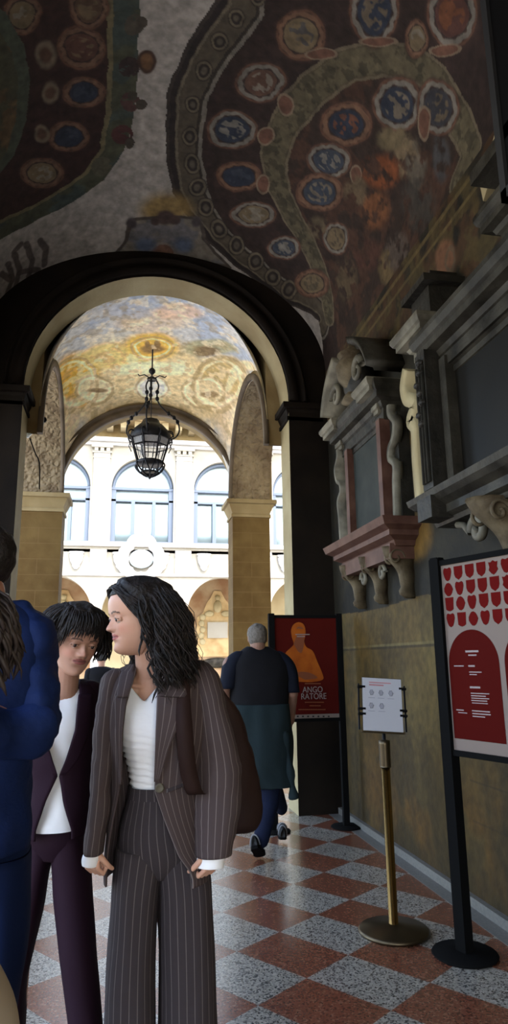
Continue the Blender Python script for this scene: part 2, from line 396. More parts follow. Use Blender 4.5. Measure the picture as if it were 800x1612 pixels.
# right painted web
rb = [(350, -60), (350, 0), (320, 40), (290, 90), (272, 140), (265, 200), (268, 250), (278, 300), (295, 335), (330, 380), (370, 415), (410, 445), (450, 475), (500, 500)]
RB = [unvault(*p) for p in rb]
poly = [(RB[0][0], 2.0)]+RB+[(2.9, 7.2), (2.9, 2.0)]
ins = P.inside(poly); dd = P.dist(RB)
P.blend(ins*1.0, (.036, .018, .013)); P.blend(ins*sm(.5, .6, fbm(SS*9, YY*9)), (.05, .025, .02), .6)
inner = np.where(ins, dd, -1)
P.blend((inner > 0)*(inner < .27), (.12, .095, .06)); P.blend((inner > .0)*(inner < .045), (.03, .02, .018)); P.blend((inner > .05)*(inner < .07), (.22, .18, .12)); P.blend((abs(inner-.27) < .015), (.26, .23, .18)); P.blend((abs(inner-.24) < .012), (.04, .03, .02))
P.blend(((~ins) & (dd < .03)), (.06, .045, .035))
for q in [(408, -5), (372, 28), (345, 65), (320, 112), (305, 165), (300, 215), (303, 258), (312, 295), (325, 327), (345, 360), (372, 385), (402, 412), (430, 436), (455, 456)]:
    F_ = featV(*q, 13, 15); 
    P.ell(F_, (.035, .025, .02), 1.05); P.ring(F_, (.2, .16, .1), .8, .16); P.ell(F_, (.16, .13, .09), .35)
# inner ring and its field
ir = [(752, 290), (742, 240), (722, 190), (690, 130), (650, 100), (600, 90), (545, 102), (490, 140), (448, 195), (432, 250), (440, 300), (462, 345), (490, 395), (508, 440), (516, 475), (518, 496)]
IR = [unvault(*p) for p in ir]; d2 = P.dist(IR)
poly2 = IR+[(2.9, IR[-1][1]), (2.9, IR[0][1])]
in2 = P.inside(poly2)
P.blend(in2*1.0, (.045, .024, .015)); P.blend(in2*sm(.45, .6, fbm(SS*7+9, YY*7)), (.13, .055, .028), .6)
P.blend((1-sm(.09, .13, d2))*1.0, (.17, .14, .075)); P.blend((1-sm(.09, .13, d2))*sm(.5, .58, fbm(SS*14, YY*14)), (.09, .075, .04)); P.blend((abs(d2-.12) < .012), (.25, .2, .12), .8)
blue = (.03, .042, .07); bl2 = (.058, .075, .105); och = (.26, .19, .1); pale = (.4, .36, .28); org = (.3, .1, .03); cream = (.34, .27, .17)
for i, (x, y, rx, ry, f, a) in enumerate([(475, 55, 26, 28, och, bl2), (410, 130, 27, 22, (.16, .08, .05), pale), (367, 205, 27, 20, blue, pale), (377, 277, 25, 16, blue, bl2), (400, 337, 24, 14, och, pale), (448, 390, 18, 13, bl2, pale), (492, 447, 18, 15, och, (.1, .08, .05)), (588, 18, 26, 38, blue, och), (712, 25, 26, 38, (.13, .05, .035), org),
        (545, 195, 28, 24, blue, org), (625, 165, 26, 30, blue, cream), (518, 253, 24, 19, bl2, pale), (503, 303, 26, 20, bl2, cream), (530, 375, 14, 17, och, (.08, .06, .04)), (690, 170, 22, 30, (.05, .05, .06), och), (655, 60, 12, 20, och, pale)]):
    P.cartouche(featV(x, y, rx, ry), f, (.33, .3, .24) if i % 3 else (.3, .16, .09), a, i)
for (x, y, rx, ry) in [(505, 85, 22, 8), (450, 165, 12, 16), (420, 215, 12, 14), (415, 290, 10, 14), (595, 65, 30, 7), (700, 80, 24, 8), (560, 275, 9, 14), (668, 195, 10, 24)]:
    P.ell(featV(x, y, rx, ry), (.22, .1, .06), 1, .2); P.ring(featV(x, y, rx, ry), (.38, .28, .18), 1, .14, .8)
for (x, y, rx, ry, c) in [(600, 270, 34, 30, (.36, .1, .025)), (640, 245, 22, 40, (.33, .24, .13)), (590, 330, 26, 34, (.32, .12, .04)), (620, 220, 30, 22, (.26, .2, .1)), (560, 300, 22, 26, (.24, .17, .09)), (655, 260, 18, 50, (.2, .17, .12)), (545, 440, 20, 40, (.17, .12, .06)), (500, 360, 20, 20, (.2, .15, .08)), (610, 420, 16, 30, (.24, .17, .07)), (695, 250, 16, 40, (.1, .1, .1)), (575, 400, 30, 30, (.13, .05, .03)), (660, 320, 30, 45, (.075, .065, .05)), (625, 395, 25, 34, (.16, .12, .09))]:
    P.blend((1-sm(.6, 1.1, P.er(featV(x, y, rx, ry))))*sm(.35, .55, fbm(SS*10+x, YY*10)), c, .85)
# left painted medallion
lb = [(222, -60), (222, 0), (220, 60), (216, 130), (210, 185), (195, 240), (165, 283), (130, 308), (95, 330), (50, 352), (0, 376), (-60, 400)]
LB = [unvault(*p) for p in lb]
insL = P.inside([(LB[0][0], 2.0)]+LB+[(-2.9, 7.2), (-2.9, 2.0)]); dl = P.dist(LB)
jag = (fbm(SS*3+4, YY*3)-.5)
P.blend(insL*1.0, (.1, .105, .06)); P.blend(insL*sm(.45, .6, fbm(SS*5, YY*5+9)), (.07, .1, .09), .8)
mi = insL & (dl > .2); P.blend(mi*1.0, (.048, .018, .013)); P.blend(insL & (abs(dl-.2) < .02), (.24, .2, .1))
for q, c in [((212, 40), (.12, .1, .07)), ((205, 160), (.13, .06, .05)), ((204, 105), (.06, .035, .03)), ((192, 212), (.12, .04, .035)), ((160, 262), (.14, .13, .08))]:
    P.blend((P.er(featV(*q, 16, 16)) < 1)*(fbm(SS*20, YY*20) > .35), c)
P.ell(featV(232, 98, 15, 18), (.1, .05, .03)); P.ell(featV(232, 98, 15, 18), (.24, .12, .05), .65)
for q in [(224, 36, 9, 8), (222, 165, 9, 8), (210, 150, 8, 8), (205, 226, 8, 9)]: P.blend((P.er(featV(*q)) < 1), (.1, .08, .055))
for i, (x, y, rx, ry, f, a) in enumerate([(35, 22, 20, 22, och, pale), (128, 75, 26, 24, (.14, .06, .04), och), (132, 145, 24, 17, blue, bl2), (107, 216, 22, 16, blue, bl2), (65, 272, 24, 16, och, pale), (140, 12, 22, 22, (.16, .09, .05), och)]):
    P.cartouche(featV(x, y, rx, ry), f, (.27, .15, .09), a, i+20)
for q in [(72, 88, 16, 22), (80, 145, 12, 18), (65, 210, 12, 14)]: P.ell(featV(*q), (.26, .2, .13), 1, .2); P.ell(featV(*q), (.14, .07, .04), .6, .2)
cl = [(-30, -10), (10, 20), (38, 70), (48, 130), (42, 190), (22, 245), (-10, 290), (-60, 330)]
CL = [unvault(*p) for p in cl]; iC = P.inside([(CL[0][0], 2.5)]+CL+[(-2.9, 7), (-2.9, 2.5)])
P.blend(iC*1.0, (.1, .1, .055)); P.blend(iC*sm(.5, .6, fbm(SS*6+3, YY*6)), (.2, .12, .05), .8); P.blend(iC & (P.dist(CL) < .1), (.1, .12, .08))
# ornament over the arch
P.blend((1-sm(.5, 1.15, P.er(featV(262, 330, 48, 32)))), (.42, .27, .08), .95)
orn = [unvault(*p) for p in [(205, 352), (212, 345), (310, 345), (318, 355), (322, 378), (340, 400), (362, 421), (150, 421), (180, 400), (198, 378)]]
P.blend(P.inside(orn)*1.0, (.3, .26, .2)); P.blend(P.inside(orn)*sm(.5, .65, fbm(SS*7+30, YY*7)), (.18, .18, .2), .7)
P.line(orn+orn[:1], .022, (.11, .085, .065))
P.ell(featV(255, 397, 20, 12), (.26, .13, .08)); P.ring(featV(255, 397, 20, 12), (.34, .28, .22), 1, .15)
P.ell(featV(228, 385, 16, 12), (.14, .18, .26), 1, .5); P.ell(featV(288, 385, 16, 12), (.14, .18, .26), 1, .5)
for q in [(262, 342, 14, 11), (246, 348, 8, 6), (276, 347, 8, 6)]: P.ell(featV(*q), (.09, .055, .045), 1, .3)
for q in [(207, 350, 8, 8), (310, 350, 8, 8)]: P.ell(featV(*q), (.1, .08, .08), 1, .3)
# painted scroll fragment at the left foot of the vault
for a_ in [[(8, 470), (20, 440), (12, 415)], [(22, 400), (30, 425), (25, 450)], [(40, 385), (50, 410), (45, 435)], [(62, 380), (72, 392), (70, 415)], [(30, 430), (60, 425)], [(22, 395), (32, 385)], [(2, 430), (15, 440)]]:
    P.line([unvault(*p) for p in a_], .045, (.13, .1, .085), .9)
Pn = np.zeros(SS.shape+(3,)); vh = np.vectorize(vH)(YY)
Pn[..., 0] = VX0+VW*np.sin(SS/1.65); Pn[..., 1] = YY; Pn[..., 2] = 4.75+vh*np.cos(SS/1.65)
P.c = P.c*.86+np.array((.085, .07, .05))*.14
P.c *= (.7+.6*fbm(SS*13, YY*13))[..., None]
grid_mesh('ceiling', Pn, P.c, M['fresco'], dark=.43, kind='structure')
bm = NB()   # plain continuation of the vault toward the entrance
loft(bm, [[Vector((VX0+VW*sin(a), y, 4.75+1.33*cos(a))) for a in np.linspace(-pi/2, pi/2, 40)] for y in (-3.5, 0, 2.4)], close=False)
obj('ceiling', bm, M['plaster'], kind='structure', smooth=True)
bm = box(NB(), (-2.4, -3.9, 6.5), (9.5, 10.6, 9.0)); obj('roof', bm, M['roof_dark'], kind='structure')  # unseen block over the hall, widened to the right to stop the sun
# floor
bm = box(NB(), (-1.7, -3.5, -.1), (2.06, 10.4, 0)); obj('floor', bm, M['floor'], kind='structure')
bm = box(NB(), (2.06, -3.5, -.1), (2.3, 6.9, .002)); obj('trim_1', bm, M['floor_border'], kind='structure')
bm = box(NB(), (2.16, -3.5, 0), (2.2, 6.9, .06)); obj('baseboard_right', bm, M['floor_border'], kind='structure')
bm = box(NB(), (-30, -8, -.16), (30, 32, -.04)); obj('ground', bm, M['ground'], kind='structure')
bm = box(NB(), (2.3, 7.2, -.05), (8, 10.4, -.001)); obj('floor', bm, M['floor_border'], kind='structure')
# right wall, painted
Yw = np.linspace(1.0, 6.95, 620); Zw = np.linspace(0, 4.8, 480); YW, ZW = np.meshgrid(Yw, Zw, indexing='ij')
Q = Paint(YW, ZW, (.2, .145, .06), warp=.04, wf=3)
n1 = fbm(YW*1.2, ZW*1.2); n2 = fbm(YW*3+7, ZW*3)
Q.blend(sm(.4, .6, n1), (.27, .21, .09), .7)
Q.blend(sm(.42, .62, n2)*(1-sm(.2, 1.05, ZW+ (n1-.5)*.6)), (.34, .18, .04), .95)
Q.blend(sm(.5, .65, fbm(YW*4+3, ZW*1.5)), (.1, .075, .04), .6)
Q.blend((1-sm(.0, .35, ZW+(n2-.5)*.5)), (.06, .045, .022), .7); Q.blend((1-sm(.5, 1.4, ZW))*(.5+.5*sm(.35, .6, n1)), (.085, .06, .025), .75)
for zz in (1.6,): Q.blend((abs(ZW-zz) < .012), (.07, .055, .035), .8); Q.blend((abs(ZW-zz-.022) < .009), (.34, .3, .18), .7)
Q.blend((abs(ZW-.74) < .008)*(YW < 4.2), (.07, .055, .035), .7); Q.blend((abs(ZW-.5) < .006)*(YW < 4.2), (.07, .055, .035), .5)
Q.blend(sm(5.2, 6.6, YW)*sm(.45, .6, fbm(YW*3, ZW*3+50))*(ZW < 1.95), (.3, .19, .06), .6)
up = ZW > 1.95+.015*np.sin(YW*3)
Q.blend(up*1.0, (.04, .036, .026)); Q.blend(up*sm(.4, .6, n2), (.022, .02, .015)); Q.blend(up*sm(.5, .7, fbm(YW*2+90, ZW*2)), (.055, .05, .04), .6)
def unwall(px, py): q = WX(px, py, 2.2); return (q.y, q.z)
fw = lambda *a: featV(*a, un=unwall)
# painted oval cartouche between the two memorials and its yellow foot
Q.ell(fw(652, 770, 22, 95), (.12, .08, .035), 1.1, .15); Q.ring(fw(652, 765, 18, 80), (.2, .14, .06), 1, .12); Q.ell(fw(652, 765, 14, 66), (.06, .055, .045), 1, .1)
Q.ell(fw(658, 845, 20, 34), (.3, .18, .05), 1, .3)
top = ZW > 4.0
Q.blend(top*sm(.4, .6, fbm(YW*5, ZW*5)), (.13, .07, .04), .8); Q.blend(top*sm(.5, .6, fbm(YW*8+5, ZW*8)), (.15, .12, .06), .7)
Q.blend((abs(ZW-4.66) < .02)+(abs(ZW-4.54) < .012), (.25, .2, .11), .7)
Q.blend((P.c[0, 0, 0] >= 0)*(1-sm(.7, 1.1, Q.er(fw(700, 405, 16, 34)))), (.33, .17, .13), .9)
Q.blend((abs(Q.er(fw(708, 408, 10, 30))-.6) < .15), (.16, .15, .14), .6)
Pw = np.zeros(YW.shape+(3,)); Pw[..., 0] = 2.2; Pw[..., 1] = YW; Pw[..., 2] = ZW
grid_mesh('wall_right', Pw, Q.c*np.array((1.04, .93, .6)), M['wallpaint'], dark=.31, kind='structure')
bm = box(NB(), (2.2, -3.5, 0), (2.5, 1.0, 6.6)); box(bm, (2.21, 1.0, 0), (2.5, 7.0, 6.6)); obj('wall_right', bm, M['ochre_stone'], kind='structure')
# arch helper: wall with an arched opening, in a local frame (u across, v depth, z up)
def arch_bay(bm, ua, ub, zt, cx, r, zs, v0, v1, rz=None, zb=0, n=28, f=None, soffit=None):
    f = f or (lambda u, v, z: Vector((u, v, z))); rz = rz or r
    arc = [(cx-r*cos(pi*i/n), zs+rz*sin(pi*i/n)) for i in range(n+1)]
    inn = [(cx-r, zb)]+arc+[(cx+r, zb)] if zs > zb else arc
    for v in (v0, v1):
        tgt = []
        for (u, z) in inn:
            if z <= zs+1e-6: tgt.append((ua if u < cx else ub, z))
            else:
                t = (u-(cx-r))/(2*r); tgt.append((ua+(ub-ua)*t, zt))
        for i in range(len(inn)-1):
            a, b, c, d = inn[i], inn[i+1], tgt[i+1], tgt[i]
            if (Vector(c)-Vector(d)).length < 1e-6: pts = [a, b, c]
            else: pts = [a, b, c, d]
            vs = [bm.verts.new(f(p[0], v, p[1])) for p in pts]
            bm.faces.new(vs)
        for s_, nx, e in ((0 if zs <= zb else 1, 1, ua), (-1 if zs <= zb else -2, -1, ub)):   # corner fill
            tn = tgt[s_+nx]; vs = [bm.verts.new(f(*q)) for q in ((e, v, zs), (tn[0], v, tn[1]), (e, v, zt))]
            bm.faces.new(vs)
    for i in range(len(inn)-1):
        a, b = inn[i], inn[i+1]
        fc = bm.faces.new([bm.verts.new(f(*q)) for q in ((a[0], v0, a[1]), (b[0], v0, b[1]), (b[0], v1, b[1]), (a[0], v1, a[1]))])
        if soffit is not None: fc.material_index = soffit
        fc.smooth = False
    for e in (ua, ub): bm.faces.new([bm.verts.new(f(*q)) for q in ((e, v0, zb), (e, v1, zb), (e, v1, zt), (e, v0, zt))])
    return bm
def arch_ring(bm, cx, r0, r1, zs, v0, v1, n=40, f=None, rz=1.0):
    f = f or (lambda u, v, z: Vector((u, v, z)))
    prof = [(r0, v1), (r0, v0), ((r0+r1)/2, v0), ((r0+r1)/2+.01, v0+.03), (r1-.03, v0+.03), (r1-.02, v0-.01), (r1, v0), (r1, v1)]
    loft(bm, [[f(cx-r*cos(pi*i/n), v, zs+r*rz*sin(pi*i/n)) for r, v in prof] for i in range(n+1)], close=True, caps=True)
# arch 1 : dark front face, ochre soffit
A1C, A1R, A1Z = .32, 1.43, 4.34
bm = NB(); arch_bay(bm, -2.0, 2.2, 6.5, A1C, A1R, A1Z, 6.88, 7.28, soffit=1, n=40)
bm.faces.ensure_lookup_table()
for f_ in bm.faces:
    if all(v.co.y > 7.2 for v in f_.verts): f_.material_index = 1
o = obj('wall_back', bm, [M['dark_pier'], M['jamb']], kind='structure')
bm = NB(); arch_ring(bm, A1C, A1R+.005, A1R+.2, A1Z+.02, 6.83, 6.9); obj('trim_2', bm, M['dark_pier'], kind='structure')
def capital(bm, x0, x1, y0, y1, z, h=.28, out=.09):
    prof = [(0, z-h), (.02, z-h), (.02, z-h+.04), (.005, z-h+.06), (.03, z-h+.12), (out*.6, z-h+.2), (out*.6, z-.07), (out, z-.06), (out, z), (0, z)]
    rings = [[Vector((x0-o, y0-o, q)), Vector((x1+o, y0-o, q)), Vector((x1+o, y1+o, q)), Vector((x0-o, y1+o, q))] for o, q in prof]
    loft(bm, rings)
    for f in bm.faces: f.smooth = False
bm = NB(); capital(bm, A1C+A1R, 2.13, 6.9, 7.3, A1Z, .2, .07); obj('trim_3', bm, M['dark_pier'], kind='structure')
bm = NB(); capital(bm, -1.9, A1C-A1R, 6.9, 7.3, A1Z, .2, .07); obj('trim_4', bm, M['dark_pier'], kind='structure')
# second bay: far arch with ochre piers
A2Y, A2C, A2R, A2Z = 10.0, .33, 1.35, 3.97
bm = NB(); arch_bay(bm, -1.65, 2.25, 6.5, A2C, A2R, A2Z, A2Y+.06, A2Y+.3, zb=A2Z, n=40, soffit=1)
bspan = bm
obj('wall_front', bspan, [M['ochre_light'], M['ochre_light']], kind='structure')
bm = NB(); arch_ring(bm, A2C, A2R-.02, A2R+.13, A2Z+.02, A2Y, A2Y+.12); obj('trim_5', bm, M['grey_mould'], kind='structure')
def stone_mat():
    m = mat('ashlar', (.12, .076, .024), .8, c2=(.08, .045, .012), nscale=2.2, bump=.3, bscale=14)
    N = m.node_tree; b = N.nodes['Principled BSDF']; geo = N.nodes.new('ShaderNodeTexCoord')
    mp = N.nodes.new('ShaderNodeMapping'); mp.inputs['Rotation'].default_value = (radians(90), 0, 0); N.links.new(geo.outputs['Object'], mp.inputs[0])
    br = N.nodes.new('ShaderNodeTexBrick'); br.inputs['Scale'].default_value = 1; br.inputs['Brick Width'].default_value = 1.3; br.inputs['Row Height'].default_value = .23; br.inputs['Mortar Size'].default_value = .008; br.inputs['Mortar Smooth'].default_value = 1; br.inputs['Brick Width'].default_value = 2.3
    N.links.new(mp.outputs[0], br.inputs['Vector'])
    src = b.inputs['Base Color'].links[0].from_socket; mx = N.nodes.new('ShaderNodeMixRGB'); mx.inputs[2].default_value = (.16, .1, .045, 1)
    mu = N.nodes.new('ShaderNodeMath'); mu.operation = 'MULTIPLY'; mu.inputs[1].default_value = .45
    N.links.new(br.outputs['Fac'], mu.inputs[0]); N.links.new(mu.outputs[0], mx.inputs[0]); N.links.new(src, mx.inputs[1]); N.links.new(mx.outputs[0], b.inputs['Base Color'])
    return m
M['ashlar'] = stone_mat()
for (x0, x1, lab) in ((-1.6, -.95, 'ochre sandstone pier left of the far archway, with a moulded capital'), (1.61, 2.2, 'ochre sandstone pier right of the far archway, beside the red poster')):
    t = thing('stone_pier', lab, 'pier', ((x0+x1)/2, A2Y+.28, 0), group='stone piers of the far arch')
    bm = box(NB(), (x0, A2Y+.04, -.04), (x1, A2Y+.5, A2Z-.26)); bmesh.ops.bevel(bm, geom=[e for e in bm.edges if abs((e.verts[0].co-e.verts[1].co).z) > 1], offset=.012, segments=2)
    obj('shaft', bm, M['ashlar'], t)
    bm = NB(); capital(bm, x0, x1, A2Y+.04, A2Y+.5, A2Z, .27, .1); obj('capital', bm, M['ochre_light'], t)
    bm = box(NB(), (x0-.05, A2Y-.01, -.04), (x1+.05, A2Y+.55, .22)); bmesh.ops.bevel(bm, geom=list(bm.edges), offset=.02, segments=2); obj('base', bm, M['ashlar'], t)
# side arches of second bay with carved soffits
def relief_mat():
    m = mat('relief', (.22, .17, .1), .8, c2=(.12, .085, .05), nscale=4)
    N = m.node_tree; b = N.nodes['Principled BSDF']; tc = N.nodes.new('ShaderNodeTexCoord')
    v = N.nodes.new('ShaderNodeTexVoronoi'); v.inputs['Scale'].default_value = 17; v.feature = 'SMOOTH_F1'
    nn = N.nodes.new('ShaderNodeTexNoise'); nn.inputs['Scale'].default_value = 9
    ad = N.nodes.new('ShaderNodeVectorMath'); sc_ = N.nodes.new('ShaderNodeVectorMath'); sc_.operation = 'SCALE'; sc_.inputs['Scale'].default_value = .12
    N.links.new(tc.outputs['Object'], nn.inputs['Vector']); N.links.new(nn.outputs['Color'], sc_.inputs[0]); N.links.new(tc.outputs['Object'], ad.inputs[0]); N.links.new(sc_.outputs[0], ad.inputs[1]); N.links.new(ad.outputs[0], v.inputs['Vector'])
    bp = N.nodes.new('ShaderNodeBump'); bp.inputs['Strength'].default_value = 1; bp.inputs['Distance'].default_value = .05
    N.links.new(v.outputs['Distance'], bp.inputs['Height']); N.links.new(bp.outputs['Normal'], b.inputs['Normal'])
    return m
M['relief'] = relief_mat()
SY, SR = 8.65, 1.34
for side, xa, xb in (('left', -1.6, -.98), ('right', 1.58, 2.2)):
    bm = NB(); arch_bay(bm, 7.28, 10.05, 6.5, SY, SR, A2Z, xa, xb, rz=1.3, zb=A2Z, n=32, f=lambda u, v, z: Vector((v, u, z)), soffit=1)
    obj('wall_'+side, bm, [M['ochre_light'], M['relief']], kind='structure')
    bm = NB(); xx = xb if side == 'left' else xa; sg = 1 if side == 'left' else -1
    loft(bm, [[Vector((xx+sg*dx, SY-(SR+dr)*cos(pi*i/30), A2Z+(1.3+dr)*sin(pi*i/30))) for dr, dx in ((-.01, -.02), (-.01, .035), (.07, .035), (.07, -.02))] for i in range(31)])
    obj('trim_6' if side == 'left' else 'trim_7', bm, M['grey_mould'], kind='structure')
# fresco vault of second bay
def v2z(x, y):
    u = (x-.3)/1.3; ya = (y-7.28)/(10.06-7.28)
    za = 5.85-.12*ya-.22*ya**2
    t = max(0, 1-((y-SY)/1.39)**2); zsd = 3.95+1.3*sqrt(t)
    return zsd+(za-zsd)*sqrt(max(0, 1-abs(u)**2.2)) if za > zsd else za
X2 = np.linspace(-1.0, 1.6, 330); Y2 = np.linspace(7.27, 10.07, 330); XX, Y22 = np.meshgrid(X2, Y2, indexing='ij')
ZZ = np.vectorize(v2z)(XX, Y22)
def un2(px, py):
    d = _ray(px, py).normalized(); t = 7.0
    while t < 14:
        q = CAM+d*t
        if q.z >= v2z(q.x, q.y): break
        t += .01
    return (q.x, q.y)
f2 = lambda *a: featV(*a, un=un2)
R2 = Paint(XX, Y22, (.3, .34, .42), warp=.05, wf=3)
R2.blend(sm(.4, .6, fbm(XX*3, Y22*3)), (.42, .42, .42), .7)
for x, y, rx, ry, c, a in [(240, 590, 190, 60, (.5, .42, .26), .9), (125, 595, 42, 48, (.52, .33, .08), 1), (180, 560, 60, 22, (.56, .42, .2), .9), (240, 545, 46, 24, (.55, .36, .1), 1), (240, 580, 80, 12, (.58, .52, .38), .9), (345, 600, 50, 46, (.4, .32, .16), .9), (150, 612, 34, 24, (.52, .46, .34), .9), (320, 615, 40, 24, (.46, .4, .28), .9), (330, 545, 45, 14, (.3, .29, .18), .8), (375, 585, 30, 14, (.55, .48, .34), .9), (240, 505, 60, 18, (.5, .42, .34), .7), (200, 490, 40, 14, (.34, .36, .42), .7), (280, 490, 40, 14, (.5, .38, .3), .7), (240, 610, 26, 18, (.42, .44, .46), .9), (190, 640, 60, 16, (.46, .4, .28), .8), (300, 640, 60, 16, (.46, .4, .28), .8), (100, 660, 30, 40, (.46, .4, .32), .9), (370, 660, 34, 50, (.42, .36, .28), .9)]:
    R2.blend(1-sm(.7, 1.15, R2.er(f2(x, y, rx, ry))), c, a)
for x, y, rx, ry in [(150, 612, 30, 22), (320, 615, 34, 24), (240, 610, 24, 18), (240, 548, 34, 18), (120, 600, 38, 40), (345, 600, 44, 40)]:
    R2.ring(f2(x, y, rx, ry), (.3, .24, .14), 1, .09, .7); R2.ring(f2(x, y, rx, ry), (.6, .55, .42), .82, .07, .6)
for x, y, rx, ry in [(240, 550, 20, 7), (325, 552, 20, 9), (155, 615, 16, 4), (232, 542, 5, 6), (250, 542, 5, 6), (330, 620, 14, 5)]: R2.ell(f2(x, y, rx, ry), (.17, .12, .07), 1, .3, .85)
R2.blend(sm(.55, .68, fbm(XX*9, Y22*9)), (.3, .24, .14), .45); R2.blend(sm(.56, .66, fbm(XX*7+40, Y22*7)), (.62, .56, .44), .4)
P2 = np.stack([XX, Y22, ZZ], -1)
grid_mesh('ceiling', P2, np.clip(R2.c**1.25*np.array((2.1, 2.0, 1.75)), 0, .85), M['fresco'], kind='structure')
# left open arcade of the hall (out of the frame) with piers, lets the daylight in
bm = NB()
for ya, yb in ((2.9, 6.88), (-1.2, 2.9)):
    arch_bay(bm, ya, yb, 6.6, (ya+yb)/2, (yb-ya)/2-.35, 3.6, -2.0, -1.6, rz=1.2, f=lambda u, v, z: Vector((v, u, z)))
obj('wall_left', bm, M['ochre_light'], kind='structure')
bm = NB(); arch_bay(bm, -2.0, 2.5, 6.6, .3, .8, 2.4, -3.9, -3.5); obj('wall_rear', bm, M['ochre_light'], kind='structure')  # unseen end wall, its doorway kept small to cut light from behind
